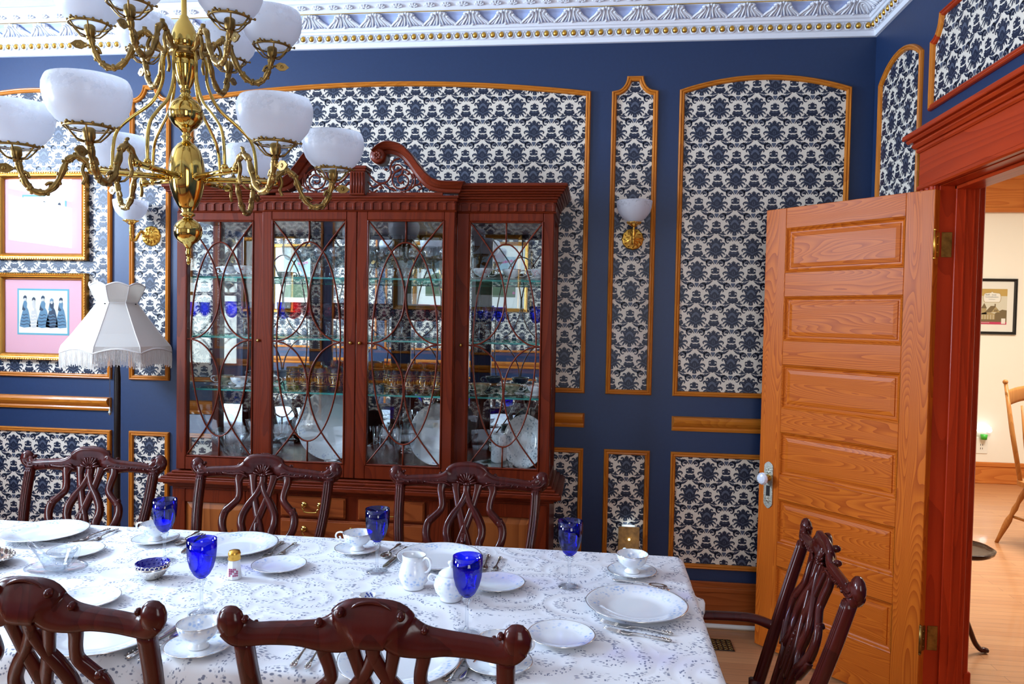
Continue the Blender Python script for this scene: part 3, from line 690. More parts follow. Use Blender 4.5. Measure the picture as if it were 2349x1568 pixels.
# the six-panel door, local x from hinge to free edge, face towards local -y... (room side)
door = empty('door_1', (1.266, -.768, 0), math.atan2(-.19+.77, .745-1.25)); struct(door)
DW, DH, DT = .765, 2.055, .040
mb = MB(); mb.box(0, .112, -DT, 0, .012, DH, 0, .002); mb.build('stile', M['pinez'], door)
mb = MB(); mb.box(DW-.108, DW, -DT, 0, .012, DH, 0, .002); mb.build('stile', M['pinez'], door)
PT = [1.962, 1.652, 1.342, 1.032, .722, .412]; PH = .200
zb = [(PT[0], DH)]+[(PT[i+1], PT[i]-PH) for i in range(5)]+[(.012, PT[5]-PH)]
for z0, z1 in zb: mb = MB(); mb.box(.112, DW-.108, -DT, -.0005, z0, z1, 0, .002); mb.build('rail', M['pinex'], door)
for z in PT:
    mb = MB(); x0, x1, z0, z1 = .112, DW-.108, z-PH, z
    for sg in (1, -1):                                   # both faces: sloping sticking, flat field
        f = lambda x, zz, h: (x, (-h if sg > 0 else -DT+h), zz)
        R = [(0, 0), (.004, .002), (.010, .010), (.016, .013), (.022, .013), (.024, .009), (.040, .006)]
        vs = []; fs = []
        for d, h in R: vs += [f(x0+d, z0+d, h), f(x1-d, z0+d, h), f(x1-d, z1-d, h), f(x0+d, z1-d, h)]
        for k in range(len(R)-1):
            for i in range(4): j = (i+1) % 4; fs.append((k*4+i, k*4+j, (k+1)*4+j, (k+1)*4+i))
        q = 4*(len(R)-1); fs.append((q, q+1, q+2, q+3)); mb.add(vs, fs)
    mb.build('door_panel', M['pinex'], door)
# lock plate and glass knob on the visible face (local +y side is h=0 plane)
esc = MB(); out = [(0, 0)]
ol = cr([(-.024, .0), (-.020, -.010), (0, -.026), (.020, -.010), (.024, 0)], 4)+cr([(.024, .165), (.020, .180), (0, .192), (-.020, .180), (-.024, .165)], 4)
esc.prism(ol, lambda u, z: (DW-.055+u, .0005, .695+z), lambda u, z: (DW-.055+u, .004, .695+z))
for i in range(60):
    t = i/60; k = t*len(ol); a = ol[int(k) % len(ol)]; b = ol[(int(k)+1) % len(ol)]
for z in range(24):
    for s_ in (-1, 1): esc.sph((DW-.055+s_*.0215, .0045, .695+z*.0072), .0026, 6)
for zc in (.018, .150): 
    for a in range(7): esc.tube([(DW-.055, .004, .695+zc), (DW-.055+.014*math.cos(a*.9), .005, .695+zc+.016*math.sin(a*.9))], .0022, n=5)
e_ = esc.build('lock_plate', M['nickel'], door)
kh = MB(); kh.box(DW-.065, DW-.045, .0042, .0048, .727, .775); kh.build('keyhole_recess', M['black'], e_)
kb = MB(); kb.M = Matrix.Translation((DW-.055, .002, .812)) @ Matrix.Rotation(-PI/2, 4, 'X')
kb.lathe([(.016, 0), (.016, .006), (.010, .010), (.009, .022), (.012, .026)], n=16); kb.build('knob_shank', M['brass'], door)
kg = MB(); kg.M = Matrix.Translation((DW-.055, .028, .812)) @ Matrix.Rotation(-PI/2, 4, 'X')
kg.lathe([(.012, 0), (.022, .006), (.0285, .016), (.0285, .022), (.022, .031), (.012, .035), (0, .036)], n=12, sm=False)
M['knob'] = simple('cut_glass_knob', (.70, .74, .82), .06, coat=1.0, spec=1.0); kg.build('glass_knob', M['knob'], door)
for zc in (1.845, .31):
    mb = MB(); mb.box(-.004, -.0005, -DT+.004, -.004, zc-.048, zc+.048, 0, .001)
    mb.tube([(-.005, .003, zc-.052), (-.005, .003, zc+.052)], .0055, n=10); mb.sph((-.005, .003, zc+.054), .006, 8); mb.sph((-.005, .003, zc-.054), .006, 8)
    for dz in (-.03, 0, .03): mb.sph((-.0045, -.02, zc+dz), .003, 6)
    h = mb.build('hinge', M['gold'] if zc > 1 else M['antique'], door)
    mb = MB(); mb.box(XR+.012, XR+.050, DY1-.003, DY1, zc-.048, zc+.048, 0, .001)
    mb.build('hinge_leaf', M['antique'], jamb)

# ------------------------------------------------------------------ carved dining chairs
TILT = math.radians(16)
def bk(u, v, w=0.0):
    """back plane: u across, v down from the crest top, w towards the sitter"""
    L = .562-v
    return (u, .20+L*math.sin(TILT)-w*math.cos(TILT)+.5*u*u*.25, .46+L*math.cos(TILT)+w*math.sin(TILT)*0)
K = .000646
BN = (0, -math.cos(TILT), -math.sin(TILT))
def strand(mb, pts, th=.010, n=5, seg=8, sq=.75, w=0.0):
    P = cr([(x*K, y*K, r*K) for x, y, r in pts], n)
    mb.tube([bk(x, y, w) for x, y, r in P], [r for x, y, r in P], th, nrm=BN, n=seg, sq=sq)
def make_chair(name, label, cat, group, arms=False):
    root = empty(name, label=label, cat=cat, group=group)
    # crest rail
    mb = MB()
    half = [(400, 120, 46), (360, 128, 35), (300, 122, 34), (220, 118, 37), (150, 118, 48), (95, 102, 62), (60, 74, 70)]
    strand(mb, [(-428, 98, 42)]+[(-x, y, r) for x, y, r in half]+[(0, 72, 73)]+[(x, y, r) for x, y, r in half[::-1]]+[(428, 98, 42)], .0125, 5, 12, .85)
    for s in (1, -1):
        pts = [(0, 72, 72), (60, 74, 68), (95, 102, 58), (150, 120, 40), (220, 118, 29), (300, 122, 27), (360, 128, 30), (400, 118, 44), (428, 98, 42)]
        mb.sph(bk(s*424*K, 92*K, .002), .028, 12, sc=(1, .62, 1.15))
        mb.sph(bk(s*398*K, 140*K, .0), .020, 10, sc=(1, .7, 1.1))
        for x, y, r in ((90, 38, 13), (158, 78, 12), (378, 78, 10)): mb.sph(bk(s*x*K, y*K, 0), r*K, 8, sc=(1, 1.6, 1.2))
    mb.build('crest_rail', M['mahog'], root)
    # carving on the sitter side: shell and leaf scrolls
    mb = MB()
    for i in range(9):
        a = PI*(.06+.88*i/8); L = 62 if i % 2 == 0 else 52
        mb.tube([bk(math.cos(a)*x*K, (128-math.sin(a)*x*1.25)*K, .011+.003*math.sin(x/70*PI)) for x in (14, L*.5, L*.8, L)], [.002, .0036, .0042, .003], n=6)
    strand(mb, [(-78, 62, 6), (-50, 20, 6), (0, 4, 7), (50, 20, 6), (78, 62, 6)], .006, 4, 6, 1, .011)
    mb.sph(bk(0, 126*K, .013), .007, 8); mb.sph(bk(-12*K, 128*K, .013), .005, 8); mb.sph(bk(12*K, 128*K, .013), .005, 8)
    mb.build('shell_carving', M['mahog'], root)
    for s in (1, -1):
        mb = MB()
        strand(mb, [(s*100, 78, 5), (s*150, 94, 7), (s*220, 104, 6), (s*290, 112, 5), (s*330, 122, 3)], .004, 4, 6, 1, .012)
        strand(mb, [(s*90, 140, 3), (s*130, 124, 6), (s*190, 128, 6), (s*250, 122, 4)], .004, 4, 6, 1, .012)
        strand(mb, [(s*110, 118, 5), (s*150, 106, 6), (s*170, 114, 5)], .004, 4, 6, 1, .013)
        for k in range(5): strand(mb, [(s*(150+k*34), 134, 2), (s*(166+k*34), 114, 5), (s*(190+k*34), 112, 2)], .003, 3, 5, 1, .012)
        strand(mb, [(s*360, 128, 4), (s*400, 132, 6), (s*432, 112, 6), (s*440, 84, 6), (s*418, 66, 5), (s*398, 78, 4)], .004, 4, 6, 1, .013)
        strand(mb, [(s*372, 112, 4), (s*398, 114, 5), (s*416, 98, 5), (s*408, 86, 4)], .004, 4, 6, 1, .015)
        for x, y in ((340, 130), (128, 96), (356, 96)): mb.sph(bk(s*x*K, y*K, .013), .005, 6)
        mb.build('leaf_carving', M['mahog'], root)
    # posts: reeded, running down into the rear legs
    for s in (1, -1):
        mb = MB(); pts = [(s*392, 150), (s*388, 300), (s*374, 450), (s*352, 620), (s*332, 800), (s*326, 890)]
        P = cr([(x*K, y*K) for x, y in pts], 4)
        mb.tube([bk(x, y) for x, y in P], .0175, .0155, nrm=BN, n=8, sq=.55)
        for d in (-.0085, 0, .0085): mb.tube([bk(x+d, y, .0155) for x, y in P], .0035, .003, nrm=BN, n=5)
        mb.build('back_post', M['mahog'], root)
        mb = MB(); x = s*.21
        mb.tube([(x, .205, .50), (x, .205, .40), (x, .215, .22), (x, .265, 0.0)], [.019, .019, .017, .018], n=8, sq=.55); mb.build('leg', M['mahog'], root)
    # pierced splat
    mb = MB()
    for s in (1, -1):
        def S(pts, **k): strand(mb, [(s*x, y, r*1.30) for x, y, r in pts], sq=.5, **k)
        S([(140, 128, 24), (150, 170, 17), (138, 232, 15), (140, 275, 15), (178, 318, 16), (208, 350, 17), (218, 400, 17), (206, 455, 17), (172, 505, 17), (128, 545, 17), (104, 600, 16), (92, 680, 16), (84, 760, 18), (90, 850, 24)], th=.010)
        S([(214, 322, 9), (196, 330, 13), (204, 352, 12)], th=.010)
        S([(168, 560, 8), (196, 520, 10), (220, 486, 9), (228, 470, 6)], th=.009)
        S([(66, 128, 22), (62, 160, 17), (52, 210, 15), (38, 265, 16), (18, 330, 17), (0, 385, 17), (-22, 440, 15), (-44, 520, 14), (-40, 620, 14)], th=.009)
        S([(0, 118, 15), (0, 175, 16), (26, 240, 15), (66, 300, 17), (96, 360, 17), (100, 410, 17), (88, 455, 17), (98, 500, 15), (128, 545, 15)], th=.0115)
    strand(mb, [(0, 400, 26), (0, 455, 22), (0, 520, 16), (0, 600, 18), (0, 700, 24), (0, 860, 40)], .010)
    for y, r in ((446, .010), (470, .008), (500, .005), (520, .0045), (538, .004), (430, .005)): mb.sph(bk(0, y*K, .010), r, 8, sc=(.8, .6, 1))
    mb.build('splat', M['mahog'], root)
    mb = MB(); mb.box(-.10, .10, .185, .225, .455, .50, 0, .008); mb.build('splat_shoe', M['mahog'], root)
    # seat
    mb = MB(); fr = [(-.27, -.225), (.27, -.225), (.215, .215), (-.215, .215)]
    mb.prism(fr, lambda x, y: (x, y, .39), lambda x, y: (x, y, .455)); mb.build('seat_rail', M['mahog'], root)
    mb = MB(); prof = []
    out = cr([(-.255, -.21), (0, -.222), (.255, -.21), (.225, 0), (.19, .18), (0, .185), (-.19, .18), (-.225, 0)], 5, True); n = len(out); vs = []; fs = []
    for k, (sc, z) in enumerate(((1, .452), (1.0, .470), (.95, .484), (.75, .492), (.4, .496))): vs += [(x*sc, y*sc, z) for x, y in out]
    for k in range(4):
        for i in range(n): j = (i+1) % n; fs.append((k*n+i, k*n+j, (k+1)*n+j, (k+1)*n+i))
    fs.append(tuple(4*n+i for i in range(n))); fs.append(tuple(range(n))[::-1]); mb.add(vs, fs, 0, True); mb.build('seat', M['seatfab'], root)
    for s in (1, -1):
        mb = MB(); P = cr([(s*.245, -.20, .43, .030), (s*.262, -.217, .36, .030), (s*.262, -.217, .26, .020), (s*.246, -.202, .14, .015), (s*.248, -.206, .07, .015), (s*.256, -.216, .035, .021), (s*.258, -.218, .0, .024)], 4)
        mb.tube([p[:3] for p in P], [p[3] for p in P], n=10)
        mb.sph((s*.259, -.220, .026), .026, 10, sc=(1, 1, 1)); mb.build('leg', M['mahog'], root)
    if arms:
        for s in (1, -1):
            mb = MB(); P = cr([(s*.235, .255, .655, .013, .016), (s*.262, .20, .664, .021, .013), (s*.29, .11, .654, .026, .012), (s*.295, .04, .648, .022, .013), (s*.29, -.01, .645, .018, .014)], 5)
            mb.tube([p[:3] for p in P], [p[3] for p in P], [p[4] for p in P], nrm=(0, 0, 1), n=10); mb.sph((s*.289, -.02, .643), .018, 10)
            mb.build('arm', M['mahog'], root)
            mb = MB(); P = cr([(s*.285, -.01, .645, .014), (s*.27, .02, .58, .014), (s*.255, .0, .50, .017), (s*.25, -.02, .43, .018)], 4)
            mb.tube([p[:3] for p in P], [p[3] for p in P], n=8); mb.build('arm_support', M['mahog'], root)
    return root
M['seatfab'] = simple('navy_damask_seat', (.03, .05, .13), .8)
chair = make_chair('dining_chair', 'carved mahogany chair on the far side of the table, in front of the floor lamp', 'chair', 'carved dining chairs')
chair.location = (-1.945, -1.455, 0); chair.rotation_euler = (0, 0, .03)
G_ = 'carved dining chairs'
dup(chair, (-1.250, -1.455, 0), 0.0, 'carved mahogany chair on the far side, in front of the cabinet drawers, nearer the lamp')
dup(chair, (-.475, -1.455, 0), -.02, 'carved mahogany chair on the far side, rightmost of the three before the wall')
dup(chair, (-.410, -2.135, 0), PI+.0, 'dark chair back nearest the viewer at bottom centre, seen from behind')
dup(chair, (-1.115, -2.135, 0), PI+.0, 'dark chair back at the bottom left corner, seen from behind and cut by the frame')
ac = make_chair('dining_armchair', 'carved mahogany armchair at the right end of the table beside the open door', 'chair', G_, arms=True)
ac.location = (.262, -1.785, 0); ac.rotation_euler = (0, 0, -PI/2-.04); ac.scale = (.93, 1, .985)

# ------------------------------------------------------------------ table and lace cloth
t = empty('dining_table', (-1.45, -1.81, 0), label='long mahogany pedestal dining table hidden under the white lace cloth', cat='table')
mb = MB(); mb.box(-1.75, 1.735, -.475, .475, .725, .755, 0, .008); mb.build('tabletop', M['mahog'], t)
mb = MB(); mb.box(-1.65, 1.60, -.38, .38, .665, .728, 0, .003); mb.build('apron', M['mahog'], t)
for px in (-.85, .85):
    mb = MB(); mb.lathe([(.05, .665), (.09, .64), (.05, .60), (.045, .50), (.08, .40), (.09, .34), (.05, .28), (.06, .22), (.03, .18)], (px, 0, 0), 20); mb.build('pedestal', M['mahog'], t)
    for k in range(4):
        a = PI/4+k*PI/2; mb = MB(); mb.tube(cr([(px+math.cos(a)*r, math.sin(a)*r, z) for r, z in ((.03, .24), (.14, .22), (.26, .10), (.36, .022))], 4), .022, .02, n=8); mb.build('leg', M['mahog'], t)
# cloth
mb = MB(); vs = []; fs = []; X0, X1, Y0, Y1, rr, TZ = -3.21, .288, -2.295, -1.327, .035, .762
per = []
def arcp(cx, cy, a0): return [((cx+rr*math.cos(a0+PI/2*k/6)), (cy+rr*math.sin(a0+PI/2*k/6)), math.cos(a0+PI/2*k/6), math.sin(a0+PI/2*k/6)) for k in range(7)]
def seg(p, q, n_, nx, ny): return [(p[0]+(q[0]-p[0])*k/n_, p[1]+(q[1]-p[1])*k/n_, nx, ny) for k in range(1, n_)]
A = [arcp(X1-rr, Y1-rr, 0), arcp(X0+rr, Y1-rr, PI/2), arcp(X0+rr, Y0+rr, PI), arcp(X1-rr, Y0+rr, 1.5*PI)]
per = A[0]+seg(A[0][-1], A[1][0], 180, 0, 1)+A[1]+seg(A[1][-1], A[2][0], 60, -1, 0)+A[2]+seg(A[2][-1], A[3][0], 180, 0, -1)+A[3]+seg(A[3][-1], A[0][0], 60, 1, 0)
n = len(per); s_ = 0; arcl = []
for i in range(n): arcl.append(s_); s_ += math.hypot(per[(i+1) % n][0]-per[i][0], per[(i+1) % n][1]-per[i][1])+(.012 if abs(per[i][2]*per[i][3]) > .02 else 0)
rings = [(-.022, 0), (-.010, -.002), (-.002, -.008), (.002, -.018), (.005, -.05), (.010, -.09), (.016, -.13), (.021, -.165), (.024, -.19)]
for k, (d, z) in enumerate(rings):
    for i, (x, y, nx, ny) in enumerate(per):
        h = max(0, k-2)/6; rip = (.013*math.sin(arcl[i]*38)+.007*math.sin(arcl[i]*81+1))*h*h+.006*h
        cor = .035*h*abs(nx*ny)*2
        zz = z-(.012*abs(math.sin(arcl[i]*26)) if k == len(rings)-1 else 0)-.05*h*(abs(nx*ny)*2)
        zt = 0
        if nx > .9:                                # the cloth rides up over the two chair arms
            for ya in (-1.515, -2.062):
                q = max(0, 1-abs(y-ya)/.085); q = q*q*(3-2*q)
                if zz < -.070: zz = zz*(1-q)+(-.070-.012*(k-6)/6)*q; cor += .010*q
        vs.append((x+nx*(d+rip+cor), y+ny*(d+rip+cor), TZ+zz+zt))
for k in range(len(rings)-1):
    for i in range(n): j = (i+1) % n; fs.append((k*n+i, k*n+j, (k+1)*n+j, (k+1)*n+i))
fs.append(tuple(range(n))[::-1]); mb.add(vs, fs, 0, True)
o = mb.build('tablecloth', M['lace']); tag(o, 'white lace tablecloth draped over the long dining table', 'tablecloth')
sm = o.modifiers.new('thickness', 'SOLIDIFY'); sm.thickness = .0012; sm.offset = -1
TT = TZ+.0016

# ------------------------------------------------------------------ china cabinet
CX = -1.124
cab = empty('china_cabinet', (CX, -.012, 0), label='tall red cherry breakfront china cabinet with glazed doors and swan neck pediment', cat='cabinet')
# local frame: x from the middle, y = 0 at its back (the wall), front towards -y
YS, YC = -.368, -.408       # fronts of the side and middle sections
MX = .461                   # half width of the middle section
HW = .915
CH = [M['cherryz'], M['cherryx']]
# base
def moulding(name, x0, x1, ysd, ycen, steps, parent, mat, mx=MX):
    """stepped mould following the breakfront; steps = (out, z0, z1)"""
    mb = MB()
    for d, z0, z1 in steps:
        mb.box(x0-d, x1+d, ysd-d, -.002, z0, z1, 0, .003); mb.box(-mx-d, mx+d, ycen-d, ysd-d+.002, z0, z1, 0, .003)
    return mb.build(name, mat, parent)
mb = MB(); mb.box(-HW, HW, YS-.04, -.002, .09, .70); mb.box(-MX, MX, YC-.04, YS-.038, .09, .70); mb.build('base_carcase', M['cherryz'], cab)
moulding('plinth', -HW-.01, HW+.01, YS-.05, YC-.05, ((0, 0, .085), (-.006, .085, .10)), cab, M['cherryx'])
moulding('ledge', -HW-.02, HW+.02, YS-.045, YC-.045, ((0, .688, .702), (.018, .702, .712), (.034, .712, .732), (.026, .732, .740), (.006, .740, .752), (-.010, .752, .762)), cab, M['cherryx'])
def pull(parent, x, y, z):
    mb = MB()
    for s in (-1, 1):
        mb.lathe([(0, .0), (.013, .0), (.014, .002), (.010, .004), (.006, .006), (.005, .016), (.007, .018), (0, .020)], n=14) if False else None
        mb.M = Matrix.Translation((x+s*.038, y, z)) @ Matrix.Rotation(PI/2, 4, 'X')
        mb.lathe([(.0135, 0), (.014, .002), (.0115, .004), (.006, .005), (.0055, .014), (.0075, .017), (.006, .021), (0, .022)], n=14); mb.M = None
    P = cr([(-.038, -.018, 0), (-.040, -.020, -.012), (-.032, -.021, -.020), (-.030, -.021, -.028), (-.015, -.021, -.031), (.015, -.021, -.031), (.030, -.021, -.028), (.032, -.021, -.020), (.040, -.020, -.012), (.038, -.018, 0)], 4)
    mb.tube([(x+a, y+b, z+c) for a, b, c in P], .0032, n=8); return mb.build('drawer_pull', M['brass'], parent)
def drawer(x0, x1, z0, z1, pulls, key=None):
    y = YC-.04; mb = MB(); mb.box(x0, x1, y-.010, y+.001, z0, z1, 0, .002); mb.box(x0+.006, x1-.006, y-.014, y-.009, z0+.006, z1-.006, 0, .003)
    d = mb.build('drawer', M['burlx'], cab)
    for px in pulls: pull(d, px, y-.014, (z0+z1)/2+.012)
    if key is not None:
        k = MB(); k.M = Matrix.Translation((key, y-.014, (z0+z1)/2+.015)) @ Matrix.Rotation(PI/2, 4, 'X'); k.lathe([(.009, 0), (.010, .0015), (.008, .003), (0, .003)], n=14, sy=1.5); k.build('key_escutcheon', M['brass'], d)
        k = MB(); k.box(key-.0012, key+.0012, y-.0178, y-.0172, (z0+z1)/2+.006, (z0+z1)/2+.022); k.build('keyhole', M['black'], d)
M['burlx'] = wood('cherry_drawer_front', (.30, .070, .016), (.15, .025, .007), 'x', 4, ring=.6, rough=.22)
drawer(-.345, -.030, .583, .678, (-.19,)); drawer(.030, .345, .583, .678, (.19,))
drawer(-.345, .345, .462, .572, (-.19, .19), 0)
drawer(-.345, .345, .330, .450, (-.19, .19), 0); drawer(-.345, .345, .115, .318, (-.19, .19), 0)
# vertical framing of the middle base (fluted look)
for s in (-1, 1):
    mb = MB(); y = YC-.04; mb.box(s*.365, s*.455, y-.008, y+.001, .105, .685, 0, .003); mb.build('pilaster', M['cherryz'], cab)
    x0, x1 = sorted((s*.475, s*.905)); y = YS-.04
    mb = MB(); f = .062
    for a, b, c, d in ((x0, x0+f, .105, .68), (x1-f, x1, .105, .68), (x0+f, x1-f, .105, .105+f), (x0+f, x1-f, .68-f, .68)): mb.box(a, b, y-.012, y+.001, c, d, 0, .003)
    bd = mb.build('base_door', M['cherryz'], cab)
    mb = MB(); R = [(0, -.002), (.004, -.001), (.030, -.010), (.034, -.0105)]; vs = []; fs = []
    a, b, c, d = x0+f, x1-f, .105+f, .68-f
    for q, h in R: vs += [(a+q, y+h, c+q), (b-q, y+h, c+q), (b-q, y+h, d-q), (a+q, y+h, d-q)]
    for k in range(3):
        for i in range(4): j = (i+1) % 4; fs.append((k*4+i, k*4+j, (k+1)*4+j, (k+1)*4+i))
    fs.append((12, 13, 14, 15)); mb.add(vs, fs); mb.build('raised_panel', M['burl'], bd)
# upper case
Z0, Z1 = .764, 2.012
mb = MB(); mb.box(-HW+.005, HW-.005, YS, -.002, Z0, Z0+.030, 0, .002); mb.box(-MX, MX, YC, YS+.002, Z0, Z0+.030, 0, .002)
mb.box(-HW+.005, HW-.005, YS, -.002, 1.99, 2.02); mb.box(-MX, MX, YC, YS+.002, 1.99, 2.02)
mb.box(-HW+.005, HW-.005, -.014, -.002, Z0, Z1)
for x in (-HW+.005, HW-.045): mb.box(x, x+.04, YS, YS+.035, Z0, Z1, 0, .003); mb.box(x, x+.04, -.05, -.002, Z0, Z1, 0, .003)
for s in (-1, 1): mb.box(s*MX, s*(MX-.022), YC+.02, YC+.05, Z0, Z1)
mb.build('upper_case', M['cherryz'], cab)
mb = MB(); mb.box(-HW+.045, HW-.045, -.022, -.015, Z0+.03, 1.99); mb.build('mirror_back', M['mirror'], cab)
for s in (-1, 1):
    mb = MB(); mb.box(s*(HW-.020), s*(HW-.016), YS+.035, -.05, Z0+.03, 1.99); mb.build('side_glass', M['cglass'], cab)
SHZ = (1.1495, 1.408, 1.7005)
for z in SHZ:
    mb = MB(); mb.box(-HW+.05, HW-.05, YS+.045, -.024, z, z+.008); mb.box(-MX+.03, MX-.03, YC+.05, YS+.045, z, z+.008)
    g = mb.build('glass_shelf', M['shelfglass'], cab); mb = MB()
    mb.box(-HW+.05, -MX+.03, YS+.0435, YS+.045, z, z+.008); mb.box(MX-.03, HW-.05, YS+.0435, YS+.045, z, z+.008); mb.box(-MX+.03, MX-.03, YC+.0485, YC+.05, z, z+.008)
    mb.build('shelf_edge', M['shelfedge'], g)
# glazed doors with oval tracery
def gdoor(x0, x1, yf, g0, g1, knobx):
    z0, z1 = Z0+.004, 2.010; mb = MB(); gz0, gz1 = .832, 1.972
    for a, b, c, d in ((x0, g0, z0, z1), (g1, x1, z0, z1)): mb.box(a, b, yf-.022, yf, c, d, 0, .003)
    for c, d in ((z0, gz0), (gz1, z1)): mb.box(g0, g1, yf-.022, yf, c, d, 0, .003)
    dd = mb.build('cabinet_door', M['cherryz'], cab)
    mb = MB(); e = .007
    for a, b, c, d in ((g0, g0+e, gz0, gz1), (g1-e, g1, gz0, gz1), (g0+e, g1-e, gz0, gz0+e), (g0+e, g1-e, gz1-e, gz1)): mb.box(a, b, yf-.0265, yf-.004, c, d, 0, .003)
    mb.build('glazing_bead', M['cherryz'], dd)
    mb = MB(); mb.box(g0+.001, g1-.001, yf-.010, yf-.006, gz0, gz1); mb.build('door_pane', M['cglass'], dd)
    w_, h_ = g1-g0, gz1-gz0; y = yf-.016; mb = MB()
    F = lambda u, v: (g0+w_*u, y, gz1-h_*v); r = .0037
    A = [(0, 0), (.13, .050), (.31, .126), (.43, .205), (.485, .275), (.492, .32), (.46, .385), (.35, .450), (.20, .488), (.07, .499)]
    for fx in (0, 1):
        for fv in (0, 1): mb.tube([F(1-u if fx else u, 1-v if fv else v) for u, v in cr(A, 4)], r, .006, nrm=(0, 1, 0), n=8)
    mb.tube([F(.5+.43*math.cos(2*PI*k/64), .5-.41*math.sin(2*PI*k/64)) for k in range(64)], r, .006, nrm=(0, 1, 0), n=8, closed=True)
    mb.tube([F(.5, 0), F(.5, .09)], r, .006, nrm=(0, 1, 0), n=8); mb.tube([F(.5, 1), F(.5, .91)], r, .006, nrm=(0, 1, 0), n=8)
    mb.tube([F(0, .5), F(.08, .5)], r, .006, nrm=(0, 1, 0), n=8); mb.tube([F(1, .5), F(.92, .5)], r, .006, nrm=(0, 1, 0), n=8)
    mb.build('tracery', M['cherryz'], dd)
    mb = MB(); mb.M = Matrix.Translation((knobx, yf-.022, 1.402)) @ Matrix.Rotation(PI/2, 4, 'X')
    mb.lathe([(.0075, 0), (.008, .0015), (.004, .004), (.0035, .010), (.0075, .014), (.007, .018), (0, .020)], n=12); mb.build('door_knob', M['brass'], dd)
gdoor(-HW+.006, -MX-.001, YS, -.862, -.520, -.490); gdoor(-MX+.001, -.0015, YC, -.412, -.050, -.022)
gdoor(.0015, MX-.001, YC, .050, .412, .022); gdoor(MX+.001, HW-.006, YS, .520, .862, .490)
# frieze with a run of little arches, then the cornice
moulding('frieze', -HW, HW, YS-.004, YC-.004, ((.004, 2.012, 2.018), (0, 2.018, 2.062), (.008, 2.060, 2.066)), cab, M['cherryx'])
mb = MB()
def archlets(xa, xb, y):
    n = round((xb-xa)/.0435); p = (xb-xa)/n
    for i in range(n+1):
        x = xa+i*p; mb.box(x-.006, x+.006, y-.006, y, 2.020, 2.052, 0, .002)
        if i < n:
            c = x+p/2; O = [(c+(p/2)*math.cos(a), 2.044+.014*math.sin(a)) for a in [PI*k/8 for k in range(9)]]
            mb.prism([(x+p, 2.060), (x, 2.060)]+[(2*c-u, v) for u, v in O], lambda u, v: (u, y-.005, v), lambda u, v: (u, y, v))
for q in ((-HW+.01, -MX-.012, YS-.004), (-MX+.008, MX-.008, YC-.004), (MX+.012, HW-.01, YS-.004)): mb = MB(); archlets(*q); mb.build('arched_frieze_carving', M['cherryx'], cab)
CST = ((.008, 2.064, 2.074), (.014, 2.074, 2.086), (.024, 2.086, 2.096), (.034, 2.096, 2.106), (.042, 2.106, 2.118), (.048, 2.118, 2.126), (.055, 2.126, 2.142))
mb = MB()
for d, z0, z1 in CST:
    for s in (-1, 1): mb.box(s*(MX+.004), s*(HW+d), YS-.004-d, -.002, z0, z1, 0, .004)
for d, z0, z1 in CST[:2]: mb.box(-MX-d, MX+d, YC-.004-d, -.002, z0, z1, 0, .003)
mb.build('cornice', M['cherryx'], cab)
